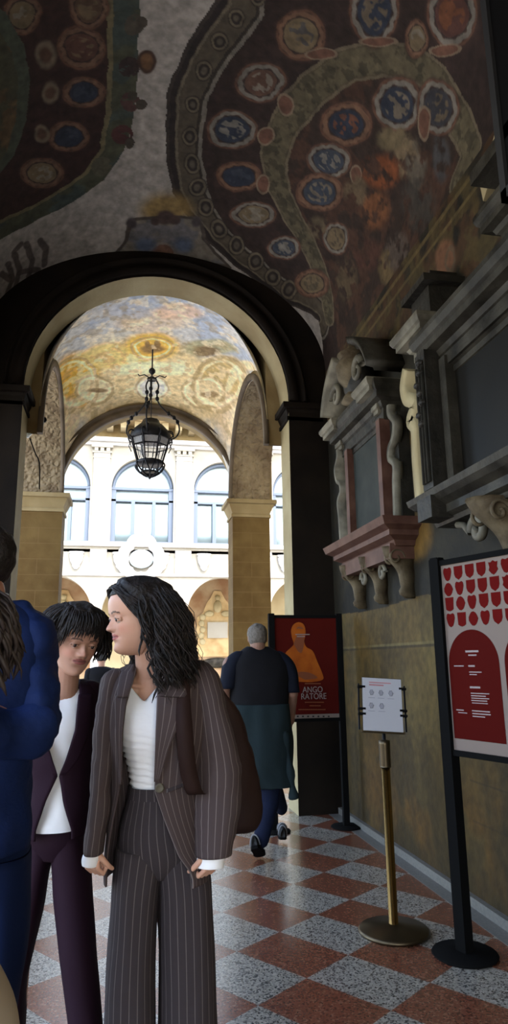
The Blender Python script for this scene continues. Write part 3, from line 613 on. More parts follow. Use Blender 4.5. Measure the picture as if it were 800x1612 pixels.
# ------------------------------------------------ courtyard front across the way
FY, PITCH, FC = 25.0, 3.12, .55
def facade(tr, nb, label):
    t = thing('courtyard_building', label, 'building', tr(0, 0, 0))
    W_ = PITCH*nb
    bm = NB()
    for k in range(nb):
        c = (k-(nb-1)/2)*PITCH
        arch_bay(bm, c-PITCH/2, c+PITCH/2, 5.85, c, 1.38, 3.25, 0, .55, zb=3.25, f=tr)
        arch_bay(bm, c-PITCH/2, c+PITCH/2, 9.85, c, 1.17, 8.0, 0, .5, zb=5.85, f=tr)
    fixn(bm); obj('wall', bm, M['facade'], t)
    def bx(bm, a, b):
        vs = [tr(x, y, z) for x in (a[0], b[0]) for y in (a[1], b[1]) for z in (a[2], b[2])]; v = [bm.verts.new(p) for p in vs]
        for f in ((0, 1, 3, 2), (4, 6, 7, 5), (0, 4, 5, 1), (2, 3, 7, 6), (0, 2, 6, 4), (1, 5, 7, 3)): bm.faces.new([v[i] for i in f])
    for z0, z1, o in ((4.62, 4.72, .08), (5.6, 5.7, .1), (5.7, 5.86, .22), (9.62, 9.74, .12), (9.74, 9.9, .25)):
        bm = NB(); bx(bm, (-W_/2, -o, z0), (W_/2, .1, z1)); obj('cornice', bm, M['facade_white'] if z0 > 5.65 or z0 < 5 else M['facade'], t)
    bm = NB(); bx(bm, (-W_/2, .1, 9.9), (W_/2, .6, 10.5)); obj('frieze', bm, M['ochre_light'], t)
    for k in range(int(nb*6)):
        bm = NB(); x = -W_/2+.26+k*PITCH/6; bx(bm, (x-.12, -.55, 10.2), (x+.12, .1, 10.48)); obj('bracket', bm, M['cream_wall'], t)
    bm = NB(); bx(bm, (-W_/2, -1.2, 10.5), (W_/2, 2, 10.75)); obj('roof', bm, M['ochre_stone'], t)
    for k in range(nb+1):
        x = (k-nb/2)*PITCH
        bm = NB(); lathe(bm, [(.22, -.05), (.22, .1), (.17, .14), (.155, 1.5), (.14, 2.95), (.16, 3.0)], (0, 0, 0), 16); 
        for v in bm.verts: v.co = tr(x+v.co.x, .28+v.co.y, v.co.z)
        cp = obj('column', bm, M['facade_white'], t, smooth=True)
        bm = NB(); bx(bm, (x-.24, .03, 3.0), (x+.24, .53, 3.08)); bx(bm, (x-.28, 0, 3.14), (x+.28, .56, 3.25)); bx(bm, (x-.2, .06, 3.08), (x+.2, .5, 3.14)); sub('capital', bm, M['facade_white'], cp)
        bm = NB(); bx(bm, (x-.3, -.1, 5.8), (x+.3, .02, 9.3)); pl = obj('pilaster', bm, M['facade_white'], t)
        bm = NB(); bx(bm, (x-.36, -.15, 9.3), (x+.36, .02, 9.36)); bx(bm, (x-.33, -.13, 9.1), (x+.33, .02, 9.14)); bx(bm, (x-.4, -.2, 9.5), (x+.4, .02, 9.6))
        for s_ in (-.22, 0, .22): bx(bm, (x+s_-.07, -.17, 9.36), (x+s_+.07, .02, 9.5))
        sub('capital', bm, M['facade'], pl)
        bm = NB(); bx(bm, (x-.3, -.08, 4.72), (x+.3, .02, 5.6)); obj('pedestal', bm, M['facade_white'], t)
    for k in range(nb):     # shield-like relief ornaments and central cartouche
        c = (k-(nb-1)/2)*PITCH
        for dx in ((-1.56, -.78, .78) if k else (-1.56, -.78, .78)):
            bm = NB(); x = c+dx
            if k == (nb-1)//2 or True:
                lathe(bm, [(.05, 4.85), (.14, 4.95), (.13, 5.0), (.22, 5.15), (.25, 5.38), (.18, 5.38), (.27, 5.44), (.27, 5.49), (.02, 5.5)], (0, 0, 0), 12, 1, .4)
                for v in bm.verts: v.co = tr(x+v.co.x, -.1+v.co.y, v.co.z)
            obj('vase_relief', bm, M['facade_white'], t, smooth=True)
        if k != (nb-1)//2: continue
        bm = NB(); n = 48
        loft(bm, [[tr(c+(r*(1+.12*abs(sin(a*4)))*cos(a)), yv, 5.25+(r*(1+.12*abs(sin(a*4)))*sin(a)*1.1)) for a in [2*pi*j/n for j in range(n)]] for r, yv in ((.42, -.12), (.5, -.3), (.62, -.34), (.74, -.25), (.8, -.05))], caps=False)
        cg = obj('cartouche', bm, M['facade_white'], t, smooth=True)
        bm = NB(); loft(bm, [[tr(c+r*cos(a), yv, 5.25+r*.8*sin(a)) for a in [2*pi*j/24 for j in range(24)]] for r, yv in ((.44, -.13), (.3, -.2), (.05, -.22))]); sub('shield', bm, M['glass_pale'], cg, smooth=True)
    for k in range(nb):
        c = (k-(nb-1)/2)*PITCH
        # window: fan light over a framed casement
        bm = NB(); n = 24
        loft(bm, [[tr(c-r*cos(pi*i/n), yv, 8.0+r*sin(pi*i/n)) for r, yv in ((1.17, .5), (1.17, .2), (1.06, .2), (1.06, .5))] for i in range(n+1)])
        for a, b in (((-1.17, .2, 5.86), (-1.0, .5, 8.0)), ((1.0, .2, 5.86), (1.17, .5, 8.0)), ((-1.17, .18, 7.95), (1.17, .5, 8.05)), ((-1.17, .2, 7.5), (1.17, .5, 7.58)), ((-.42, .2, 5.86), (-.28, .5, 7.5)), ((.38, .2, 5.86), (.5, .5, 7.5)), ((-1.17, .18, 5.86), (1.17, .5, 5.96))):
            bx(bm, (c+a[0], a[1], a[2]), (c+b[0], b[1], b[2]))
        wf = obj('window', bm, M['win_frame'], t)
        bm = NB(); vs = [bm.verts.new(tr(c+1.1, .4, 8.0)), bm.verts.new(tr(c-1.1, .4, 8.0))]+[bm.verts.new(tr(c-1.1*cos(pi*i/n), .4, 8.0+1.1*sin(pi*i/n))) for i in range(1, n)]
        bm.faces.new(vs); bx(bm, (c-1.1, .4, 7.5), (c+1.1, .42, 8.0)); sub('fanlight', bm, M['glass_pale'], wf)
        bm = NB(); bx(bm, (c-1.1, .4, 5.9), (c+1.1, .42, 7.5)); sub('pane', bm, M['glass'], wf)
        bm = NB(); bx(bm, (c-1.3, 2.9, 5.9), (c+1.3, 3.0, 9.5)); obj('room_wall', bm, M['cream_wall'], t)
        # lower loggia: rear wall with a painted lunette
        bm = NB(); bx(bm, (c-PITCH/2, 3.0, 0), (c+PITCH/2, 3.2, 5.5)); obj('loggia_wall', bm, M['cream_wall'] if k % 2 == (nb//2) % 2 else M['brown_wall'], t)
        if k % 2 != (nb//2) % 2:
            # painted memorial with white plaque
            cc = c+.15
            bm = NB(); prism(bm, [tr(cc+u, 2.95, z) for u, z in ((-.9, 1.7), (.9, 1.7), (1.0, 2.1), (.85, 2.3), (.85, 3.3), (.6, 3.5), (.45, 3.9), (.3, 4.1), (.15, 4.4), (-.15, 4.4), (-.3, 4.1), (-.45, 3.9), (-.6, 3.5), (-.85, 3.3), (-.85, 2.3), (-1.0, 2.1))], tr(0, .06, 0)-tr(0, 0, 0)); pm = obj('memorial_relief', bm, M['ochre_stone'], t)
            bm = NB(); bx(bm, (cc-.42, 2.86, 2.45), (cc+.42, 2.95, 3.1)); sub('plaque', bm, M['facade'], pm)
            bm = NB()
            for s_ in (-1, 1):
                for j in range(5): 
                    bxx = cc+s_*(.62+.05*(j % 2)); ball(bm, tr(bxx, 2.92, 2.3+j*.25), .13, (1, .4, 1), 10)
            ball(bm, tr(cc, 2.88, 3.75), .22, (.8, .5, 1.2), 12); ball(bm, tr(cc, 2.88, 4.1), .12, (1, .6, 1), 12)
            for s_ in (-1, 1): ball(bm, tr(cc+s_*.35, 2.9, 3.45), .16, (1.2, .5, .8), 12)
            sub('carving', bm, M['jamb'], pm, smooth=True)
            bm = NB(); ball(bm, tr(cc, 2.93, 1.45), .42, (1.6, .25, .5), 16); sub('lower_carving', bm, M['mem_mid'], pm, smooth=True)
    bm = NB(); bx(bm, (-W_/2, 0, 5.5), (W_/2, 3.2, 5.7)); obj('loggia_ceiling', bm, M['cream_wall'], t)
    return t
facade(lambda u, v, z: Vector((FC+u, FY+v, z)), 7, 'pale two-storey courtyard building with arched windows above an arcade, in bright sun')
# the wall seen through the sliver to the right
bm = box(NB(), (7.5, 4, -.05), (7.8, 18, 7)); obj('wall_side', bm, M['facade'], kind='structure')
# ================================================ WALL MEMORIALS
XW = 2.2
def wb(bm, o0, o1, ya, yb, za, zb): return box(bm, (XW-o1, min(ya, yb), min(za, zb)), (XW-o0, max(ya, yb), max(za, zb)))
def wmould(bm, prof, ya, yb, ret=True):
    """horizontal moulding on the right wall; prof = [(out, z)], with mitred returns"""
    o0 = prof[0][0]
    rings = []
    rings.append([Vector((XW, ya-o*0-max(0, o-o0), z)) for o, z in prof]) if ret else None
    rings.append([Vector((XW-o, ya-(o-o0), z)) for o, z in prof]); rings.append([Vector((XW-o, yb+(o-o0), z)) for o, z in prof])
    rings.append([Vector((XW, yb+(o-o0), z)) for o, z in prof])
    rings = [r for r in rings if r]
    for i in range(len(rings)-1):
        a = [bm.verts.new(p) for p in rings[i]]; b = [bm.verts.new(p) for p in rings[i+1]]
        for j in range(len(prof)-1): bm.faces.new((a[j], a[j+1], b[j+1], b[j]))
        if i == 0 or i == 1: pass
    # cap top and bottom
    for k in (0, -1):
        z = prof[k][1]; o = prof[k][0]
        bm.faces.new([bm.verts.new(Vector(q)) for q in ((XW, ya-(o-o0), z), (XW-o, ya-(o-o0), z), (XW-o, yb+(o-o0), z), (XW, yb+(o-o0), z))])
def cornice_prof(z0, z1, o0, o1):
    h = z1-z0; d = o1-o0
    return [(o0, z0), (o0+.12*d, z0+.02*h), (o0+.12*d, z0+.14*h), (o0+.22*d, z0+.17*h), (o0+.22*d, z0+.42*h), (o0+.35*d, z0+.46*h), (o0+.45*d, z0+.56*h), (o0+.8*d, z0+.6*h), (o0+.8*d, z0+.74*h), (o0+.9*d, z0+.78*h), (o0+1.0*d, z0+.9*h), (o1, z1)]
def console(bm, y, ztop, zbot, o, wd=.13):
    """scrolled corbel: wide scroll at the top tapering down to a bulb"""
    n = 14; rings = []
    for i in range(n+1):
        t = i/n; z = ztop+(zbot-ztop)*t
        out = o*(1-.82*t**.75)+.035*sin(t*9)*(1-t)+.03; ww = wd*(1-.68*t)+.012*sin(t*14)
        if t > .8: ww *= 1+.35*sin((t-.8)/.2*pi); out += .035*sin((t-.8)/.2*pi)
        rings.append([Vector((XW-.0, y-ww/2, z)), Vector((XW-out*.8, y-ww/2, z)), Vector((XW-out, y-ww*.3, z)), Vector((XW-out*1.06, y, z)), Vector((XW-out, y+ww*.3, z)), Vector((XW-out*.8, y+ww/2, z)), Vector((XW, y+ww/2, z))])
    loft(bm, rings)
    for s_ in (-1, 1):
        tube(bm, [(XW-o*.75+.07*cos(a)*(1-a/9), y+s_*wd*.52, ztop-.09+.07*sin(a)*(1-a/9)) for a in np.linspace(0, 7.5, 22)], .012, 6)
def scroll_strip(bm, pts, o0, o1, wd):
    """S curved side scroll: band following (y,z) points, standing out from the wall"""
    rings = []
    for i, (y, z) in enumerate(pts):
        a = pts[max(0, i-1)]; b = pts[min(len(pts)-1, i+1)]; t = Vector((b[0]-a[0], b[1]-a[1])).normalized(); nn = Vector((-t.y, t.x))*wd/2
        rings.append([Vector((XW-o0, y+nn.x, z+nn.y)), Vector((XW-o1, y+nn.x, z+nn.y)), Vector((XW-o1, y-nn.x, z-nn.y)), Vector((XW-o0, y-nn.x, z-nn.y))])
    loft(bm, rings)
def smooth_pts(pts, n=8):
    out = []
    P_ = [pts[0]]+list(pts)+[pts[-1]]
    for i in range(1, len(P_)-2):
        for k in range(n):
            t = k/n; p0, p1, p2, p3 = [np.array(q, float) for q in P_[i-1:i+3]]
            out.append(tuple(.5*((2*p1)+(-p0+p2)*t+(2*p0-5*p1+4*p2-p3)*t*t+(-p0+3*p1-3*p2+p3)*t**3)))
    out.append(tuple(pts[-1])); return out
def arc_ped(bm, yc, zc, r0, r1, a0, a1, o0, o1, n=20):
    prof = [(r0, o0), (r0, o1*.7), (r0+(r1-r0)*.3, o1*.75), (r0+(r1-r0)*.45, o1*.95), (r1, o1), (r1, o0)]
    loft(bm, [[Vector((XW-o, yc+r*cos(a), zc+r*sin(a))) for r, o in prof] for a in np.linspace(a0, a1, n)])
# --- far memorial
t = thing('wall_memorial', 'smaller marble wall memorial with blue-grey slab, pink sill and three scrolled corbels', 'memorial', (XW, 5.4, 2.4))
bm = NB(); wb(bm, 0, .1, 4.75, 6.15, 2.5, 3.45); obj('backing', bm, M['mem_dark'], t)
bm = NB(); wb(bm, .1, .13, 4.98, 5.72, 2.62, 3.4); bmesh.ops.bevel(bm, geom=list(bm.edges), offset=.006, segments=1); obj('slab', bm, M['mem_slab'], t)
for a in ((4.9, 4.98, 2.56, 3.44), (5.72, 5.8, 2.56, 3.44)): obj('slab_frame', wb(NB(), .1, .19, *a), M['mem_pink'], t)
bm = NB(); wmould(bm, [(.16, 2.36), (.18, 2.4), (.24, 2.43), (.24, 2.47), (.3, 2.5), (.32, 2.56), (.16, 2.57)], 4.78, 6.02); wb(bm, 0, .2, 4.8, 6.0, 2.26, 2.38); fixn(bm); obj('sill', bm, M['mem_pink'], t)
for yy, ex in ((4.78, -1), (6.02, 1)):
    bm = NB(); pts = smooth_pts([(yy-ex*.02, 2.57), (yy, 2.85), (yy+ex*.02, 3.0), (yy-ex*.07, 3.08), (yy-ex*.06, 3.16), (yy+ex*.03, 3.22), (yy+ex*.07, 3.34), (yy-ex*.02, 3.44), (yy-ex*.02, 3.52)])
    scroll_strip(bm, pts, *((.08, .15, .05) if ex < 0 else (0, .2, .04))); obj('side_scroll', bm, M['mem_pale'], t)  # pale tone stands in for daylight on the scroll edges
bm = NB(); wmould(bm, cornice_prof(3.38, 3.74, .12, .27), 4.92, 5.96); fixn(bm); obj('entablature', bm, M['mem_mid'], t)
for ya, yb in ((4.86, 5.12), (5.82, 6.12)):
    bm = NB(); wmould(bm, cornice_prof(3.5, 3.76, .16, .32), ya+.1, yb-.1); fixn(bm); obj('cornice_block', bm, M['mem_pale'], t)
bm = NB(); arc_ped(bm, 5.38, 3.62, .62, .72, .35, 1.25, 0, .34); obj('pediment_arc', bm, M['mem_pale'], t, smooth=True)
bm = NB(); arc_ped(bm, 5.42, 3.62, .62, .72, pi-1.25, pi-.35, 0, .34); obj('pediment_arc', bm, M['mem_mid'], t, smooth=True)
bm = NB(); lathe(bm, [(.02, 3.76), (.13, 3.78), (.1, 3.84), (.06, 3.88), (.15, 4.0), (.17, 4.12), (.12, 4.2), (.15, 4.24), (.05, 4.3), (.03, 4.38)], (XW-.2, 5.4, 0), 20); obj('urn', bm, M['mem_console'], t, smooth=True)
bm = NB(); ball(bm, (XW-.16, 5.4, 4.0), .22, (.6, 1, 1.2), 20); obj('shell', bm, M['mem_dark'], t, smooth=True)
for s_ in (-1, 1):
    bm = NB(); tube(bm, [(XW-.28, 5.4+s_*(.3+.12*cos(a)*(1-a/10)), 3.95+.12*sin(a)*(1-a/10)) for a in np.linspace(0, 8, 26)], [.035*(1-.6*i/26) for i in range(26)], 8); obj('scroll', bm, M['mem_pale'], t, smooth=True)
for y in (4.86, 5.4, 5.93):
    bm = NB(); console(bm, y, 2.36, 1.96, .2, .1); obj('corbel', bm, M['mem_console'], t, smooth=True)
for s_ in (-1, 1):
    bm = NB(); tube(bm, [(XW-.12, 5.4+s_*(.22+.07*cos(a)*(1-a/9)), 2.2+.08*sin(a)*(1-a/9)) for a in np.linspace(0, 7, 22)], .02, 8)
    obj('apron_scroll', bm, M['mem_pale'], t, smooth=True)
# --- near memorial
t = thing('wall_memorial', 'large dark marble wall memorial with heavy cornice, nearest on the right wall', 'memorial', (XW, 2.9, 2.4))
bm = NB(); wb(bm, 0, .12, 1.6, 4.25, 2.45, 3.75); obj('backing', bm, M['mem_dark'], t)
bm = NB(); wb(bm, .12, .15, 1.75, 3.72, 2.58, 3.4); obj('slab', bm, M['mem_slab_dark'], t)
bm = NB(); wb(bm, .12, .22, 3.68, 3.76, 2.56, 3.42); wb(bm, .12, .2, 1.7, 3.76, 3.36, 3.44); obj('slab_frame', bm, M['mem_mid'], t)
bm = NB(); wmould(bm, [(.2, 2.34), (.21, 2.37), (.25, 2.39), (.25, 2.44), (.3, 2.47), (.33, 2.5), (.34, 2.54), (.2, 2.56)], 1.6, 4.0); fixn(bm); obj('sill', bm, M['mem_mid'], t)
bm = NB(); wb(bm, 0, .31, 3.78, 3.92, 2.56, 3.5); wb(bm, 0, .35, 3.75, 3.95, 2.36, 2.5)
for k in range(3): tube(bm, [(XW-.315, 3.81+.04*k, 2.6), (XW-.315, 3.81+.04*k, 3.4)], .014, 6)
for k in range(7): ball(bm, (XW-.32, 3.85+.03*sin(k*2), 3.0+k*.07), .03, (1, 1.2, .8), 8)
obj('pilaster', bm, M['mem_dark'], t)
bm = NB(); scroll_strip(bm, smooth_pts([(3.99, 2.52), (4.0, 2.8), (3.99, 3.02), (4.05, 3.1), (3.98, 3.16), (4.0, 3.22), (4.09, 3.28), (4.12, 3.38), (4.06, 3.48)]), 0, .32, .1); obj('side_scroll', bm, M['jamb'], t)  # brighter stone colour imitates the edge lit from the left
bm = NB(); wmould(bm, cornice_prof(3.3, 3.64, .14, .32), 1.6, 3.8); fixn(bm); obj('entablature', bm, M['mem_mid'], t)
bm = NB(); wmould(bm, cornice_prof(3.5, 3.76, .2, .36), 3.9, 4.05); fixn(bm); obj('cornice_block', bm, M['mem_pale'], t)
bm = NB(); wmould(bm, cornice_prof(3.8, 4.1, .06, .2), 1.6, 3.1); fixn(bm); obj('upper_cornice', bm, M['mem_mid'], t)
bm = NB(); wb(bm, 0, .24, 3.78, 4.06, 3.76, 3.98); wb(bm, 0, .3, 3.72, 4.1, 3.98, 4.03); wb(bm, 0, .2, 3.82, 4.0, 4.03, 4.12); obj('attic_block', bm, M['mem_dark'], t)
bm = NB(); prism(bm, [(XW, 3.2, 4.2), (XW, 2.6, 4.75), (XW, 2.6, 4.9), (XW, 3.22, 4.33)], (-.14, 0, 0)); obj('raking_stone', bm, M['jamb'], t)
bm = NB(); wb(bm, .12, .34, 2.2, 3.0, 4.12, 4.2); obj('shelf', bm, M['mem_mid'], t)
for y in (3.28, 2.2):
    bm = NB(); console(bm, y, 2.36, 1.93, .32, .2); obj('corbel', bm, M['mem_console'], t, smooth=True)
for yc in (3.55, 3.0):
    bm = NB(); s_ = 1 if yc > 3.2 else -1
    tube(bm, [(XW-.16, yc+s_*(.0+.09*cos(a)*(1-a/9)), 2.24+.09*sin(a)*(1-a/9)) for a in np.linspace(0, 7, 22)], .028, 8)
    tube(bm, [(XW-.16, yc+s_*.09, 2.24), (XW-.16, yc+s_*.16, 2.3), (XW-.16, yc+s_*.24, 2.32)], .022, 8)
    obj('apron_scroll', bm, M['mem_pale'], t, smooth=True)

# column-like scroll on the right edge of the frame
bm = NB(); scroll_strip(bm, smooth_pts([(2.55, 3.5), (2.62, 3.4), (2.56, 3.25), (2.6, 3.1), (2.55, 2.95)]), .1, .36, .08); obj('side_scroll', bm, M['mem_pale'], t)
# tall black hanging panel above it
t = thing('black_panel', 'tall black panel hanging high above the near memorial, at top right', 'panel', (XW-.3, 2.45, 3.9))
bm = NB(); box(bm, (XW-.34, 2.0, 3.8), (XW-.28, 2.68, 5.6)); obj('board', bm, M['black'], t)
bm = NB()
for a in ((1.98, 2.03, 3.78, 5.62), (2.65, 2.7, 3.78, 5.62), (1.98, 2.7, 3.78, 3.84), (1.98, 2.7, 5.55, 5.62)): box(bm, (XW-.36, a[0], a[2]), (XW-.26, a[1], a[3]))
obj('frame', bm, M['black_soft'], t)
bm = NB()
for y in (2.12, 2.44): box(bm, (XW-.28, y-.02, 4.6), (XW, y+.02, 4.64))
obj('bracket', bm, M['iron'], t)
# ================================================ POSTER STANDS
def text(name, s, size, m, parent, mtx, ext=.0015, sx=1):
    cu = bpy.data.curves.new(name, 'FONT'); cu.body = s; cu.size = size; cu.align_x = 'CENTER'; cu.extrude = ext
    to = bpy.data.objects.new(name, cu); COL.objects.link(to)
    dg = bpy.context.evaluated_depsgraph_get(); me = bpy.data.meshes.new_from_object(to.evaluated_get(dg)); bpy.data.objects.remove(to)
    me.transform(mtx @ Matrix.Diagonal((sx, 1, 1, 1))); me.transform(Matrix.Translation(-Vector(parent.location))); me.materials.clear(); me.materials.append(m); me.name = name
    return link(name, me, parent)
# near stand: a local frame (u along the board, n toward the viewer, z up)
P0 = Vector((1.785, 3.6, 0)); D2 = Vector((.33, -.944, 0)).normalized(); N2 = Vector((-D2.y*-1, 0, 0)); N2 = Vector((D2.y, -D2.x, 0))
def p2(u, n, z): return P0+D2*u+N2*n+Vector((0, 0, z))
def up2(px, py):
    d = _ray(px, py); k = (P0-CAM).dot(N2)/d.dot(N2); q = CAM+d*k; return ((q-P0).dot(D2), q.z)
def z5(x, y): return up2(670+x/4.608, 860+y/4.608)
t = thing('poster_stand', 'black poster stand with red arches and rows of red shields, nearest the camera', 'poster stand', P0)
for u in (0, .86):
    bm = NB(); M4 = Matrix(((D2.x, N2.x, 0, P0.x), (D2.y, N2.y, 0, P0.y), (0, 0, 1, 0), (0, 0, 0, 1)))
    box(bm, (u-.035, -.03, .01), (u+.035, .03, 2.075), M4); fixn(bm); bmesh.ops.bevel(bm, geom=[e for e in bm.edges if abs(e.verts[0].co.z-e.verts[1].co.z) > 1], offset=.01, segments=2); obj('post', bm, M['black'], t)
    bm = NB(); c = p2(u, 0, 0); lathe(bm, [(.165, .002), (.17, .008), (.165, .016), (.05, .022), (.01, .023)], (c.x, c.y, 0), 32); obj('base', bm, M['black'], t, smooth=True)
zb_, zt_ = .985, 2.045
for z in (zb_, zt_-.02): obj('rail', fixn(box(NB(), (.03, -.018, z), (.83, .018, z+.03), M4)), M['black'], t)
bm = box(NB(), (.035, -.006, zb_+.02), (.825, .006, zt_-.01), M4); fixn(bm); sheet = obj('poster', bm, M['poster_beige'], t)
def shield(u, z, w_, h_, k):
    kinds = [[(-1, 1), (1, 1), (1, -.1), (.75, -.6), (0, -1), (-.75, -.6), (-1, -.1)], [(cos(a)*(1+.1*cos(4*a)), sin(a)) for a in np.linspace(0, 2*pi, 14)[:-1]], [(-.9, .8), (-.6, 1), (0, .85), (.6, 1), (.9, .8), (1, .3), (.8, -.3), (.5, -.8), (0, -1), (-.5, -.8), (-.8, -.3), (-1, .3)], [(-1, 1), (1, 1), (.9, -.7), (.5, -.9), (0, -1), (-.5, -.9), (-.9, -.7)], [(-1, .8), (-.5, .75), (0, 1), (.5, .75), (1, .8), (.8, .1), (1, -.3), (.5, -.75), (0, -1), (-.5, -.75), (-1, -.3), (-.8, .1)]]
    return [(u+a*w_/2, z+b*h_/2) for a, b in kinds[k % 5]]
def p2poly(name, pts, m, parent, n0=.006, n1=.0075):
    bm = NB(); prism(bm, [p2(u, n0, z) for u, z in pts], N2*(n1-n0)); fixn(bm); return sub(name, bm, m, parent)
uA = [z5(165, 205), z5(590, 145)]; du = (z5(498, 155)[0]-z5(165, 205)[0])/4
u0 = z5(165, 205)[0]; zr = [z5(165, 205)[1], z5(172, 315)[1], z5(180, 422)[1], z5(187, 537)[1]]
for r in range(4):
    for c in range(8):
        u = u0+c*du
        if u < .79: p2poly('printed_shield', shield(u, zr[r], .062, .078, [2, 0, 3, 0, 4, 1, 0, 2][(c*3+r*5) % 8]), M['red'], sheet)
ul, ur = z5(190, 1000)[0], z5(556, 1000)[0]; zsp = z5(185, 850)[1]; zbt = z5(400, 1412)[1]; zap = z5(345, 603)[1]
for k in range(2):
    a, b = ul+k*(ur-ul+.035), ur+k*(ur-ul+.035); 
    if b > .82: b = .82
    c = (a+b)/2; r = (b-a)/2
    p2poly('printed_arch', [(a, zbt), (b, zbt)]+[(c+r*cos(x), zsp+(zap-zsp)*sin(x)) for x in np.linspace(0, pi, 30)], M['red_deep'], sheet)
def line2(x0, x1, y, h=8, m='text_white'):
    a = z5(x0, y); b = z5(x1, y); hh = h/4.608/290
    p2poly('printed_line', [(a[0], a[1]-hh/2), (b[0], a[1]-hh/2), (b[0], a[1]+hh/2), (a[0], a[1]+hh/2)], M[m], sheet, .0075, .0082)
for x0, x1, y, h in [(297, 392, 763, 14), (318, 378, 790, 10), (215, 285, 868, 8), (318, 365, 868, 12), (325, 415, 912, 7), (328, 380, 930, 7), (330, 405, 1022, 14), (336, 470, 1065, 7), (338, 445, 1083, 7), (340, 470, 1100, 7), (340, 455, 1117, 7), (345, 460, 1135, 6), (232, 285, 1185, 8), (245, 310, 1205, 6), (345, 475, 1192, 8), (348, 480, 1212, 8), (350, 440, 1232, 7)]: line2(x0, x1, y, h)
# far stand
t = thing('poster_stand', 'black poster stand with dark red poster of an orange bust, behind the walking man', 'poster stand', (1.72, 6.35, 0))
YP = 6.33
for x in (1.385, 2.06):
    bm = box(NB(), (x-.028, YP-.025, .01), (x+.028, YP+.025, 1.945)); bmesh.ops.bevel(bm, geom=[e for e in bm.edges if abs(e.verts[0].co.z-e.verts[1].co.z) > 1], offset=.008, segments=2); obj('post', bm, M['black'], t)
    bm = NB(); lathe(bm, [(.14, .002), (.145, .008), (.14, .016), (.04, .02), (.01, .021)], (x, YP, 0), 28); obj('base', bm, M['black'], t, smooth=True)
for z in (.94, 1.9): obj('rail', box(NB(), (1.4, YP-.015, z), (2.04, YP+.015, z+.03)), M['black'], t)
bm = box(NB(), (1.415, YP-.006, .965), (2.03, YP+.006, 1.905)); sheet = obj('poster', bm, M['poster_red'], t)
def c2(x, y): q = WY(340+x/4, 960+y/4, YP-.006); return (q.x, q.z)
def p1poly(name, pts, m, d0, d1, parent=sheet):
    bm = NB(); prism(bm, [Vector((x, YP-d0, z)) for x, z in pts], Vector((0, d0-d1, 0))); fixn(bm); return sub(name, bm, m, parent)
p1poly('printed_bust', smooth_pts([c2(*q) for q in [(495, 452), (470, 400), (440, 300), (440, 270), (470, 240), (490, 215), (478, 170), (474, 125), (490, 92), (520, 78), (550, 90), (564, 125), (562, 170), (556, 200), (570, 235), (610, 260), (640, 330), (670, 400), (672, 440), (600, 456)]], 4), M['orange'], .006, .0075)
for a in [[(490, 215), (510, 160), (525, 150), (548, 165), (556, 205), (540, 270), (515, 260)], [(480, 400), (540, 390), (600, 400), (640, 430), (560, 440)], [(505, 120), (520, 105), (545, 112), (548, 122), (520, 118)]]:
    p1poly('printed_shade', smooth_pts([c2(*q) for q in a], 3), M['orange_dark'], .0075, .0082)
zl = c2(590, 672)[1]; p1poly('printed_band', [(1.415, zl-.022), (2.03, zl-.022), (2.03, zl+.02), (1.415, zl+.02)], M['poster_beige'], .006, .0075)
for x in np.linspace(450, 710, 9): p1poly('printed_mark', [c2(x-5, 676), c2(x+6, 676), c2(x+6, 666), c2(x-5, 666)], M['black_soft'], .0075, .0085)
def mt1(x, y): q = c2(x, y); return Matrix.Translation((q[0], YP-.0085, q[1])) @ Matrix.Rotation(radians(90), 4, 'X')
text('lettering', 'ANGO', .078, M['text_white'], t, mt1(610, 520), sx=.85)
text('lettering', 'RATORE', .078, M['text_white'], t, mt1(616, 562), sx=.85)
for i, (x0, x1, y) in enumerate([(500, 590, 155), (510, 560, 168), (560, 660, 465), (560, 680, 582), (590, 660, 604), (520, 690, 628)]): p1poly('printed_line', [c2(x0, y-3), c2(x1, y-3), c2(x1, y+3), c2(x0, y+3)], M['text_white' if i < 2 else 'orange_dark'], .0075, .009)
# ================================================ BRASS SIGN STAND
c = Vector((1.54, 3.95, 0))
t = thing('sign_stand', 'brass pedestal stand holding a white notice in a clear holder, before the wall', 'sign stand', c)
bm = NB(); lathe(bm, [(.185, .002), (.2, .008), (.2, .018), (.19, .028), (.06, .042), (.03, .05), (.02, .051)], c, 40); obj('base', bm, M['brass_dark'], t, smooth=True)
bm = NB(); lathe(bm, [(.026, .04), (.026, 1.0)], c, 20); obj('pole', bm, M['brass'], t, smooth=True)
bm = NB(); lathe(bm, [(.032, .88), (.033, .89), (.033, 1.0), (.034, 1.01), (.034, 1.03), (.012, 1.035)], c, 20); obj('collar', bm, M['brass_dark'], t, smooth=True)
bm = NB(); tube(bm, [c+Vector((0, 0, 1.02)), c+Vector((.0, -.0, 1.1))], .01, 10); obj('rod', bm, M['iron'], t, smooth=True)
MS = Matrix.Translation(c+Vector((0, 0, 1.235))) @ Matrix.Rotation(radians(-9), 4, 'Z') @ Matrix.Rotation(radians(4), 4, 'Y') @ Matrix.Rotation(radians(-14), 4, 'X')
bm = NB(); box(bm, (-.118, -.008, -.155), (.118, .0, .155), MS); fixn(bm); nb_ = obj('notice', bm, M['paper'], t)
bm = NB()
for a, b in (((-.13, 0, -.165), (.13, .012, -.15)), ((-.12, .0, -.165), (.12, .012, .16))): box(bm, a, b, MS)
fixn(bm); obj('holder', bm, M['brass_dark'], t)
for x in (-.14, .14):
    bm = NB(); tube(bm, [MS @ Vector((x, .01, -.15)), MS @ Vector((x, .01, .12))], .006, 8); obj('rod', bm, M['iron'], t)
for z in (-.06, -.03, .1):
    for s_ in (-1, 1): obj('clip', fixn(box(NB(), (s_*.125-.022, -.012, z-.006), (s_*.125+.022, .014, z+.006), MS)), M['black'], t)
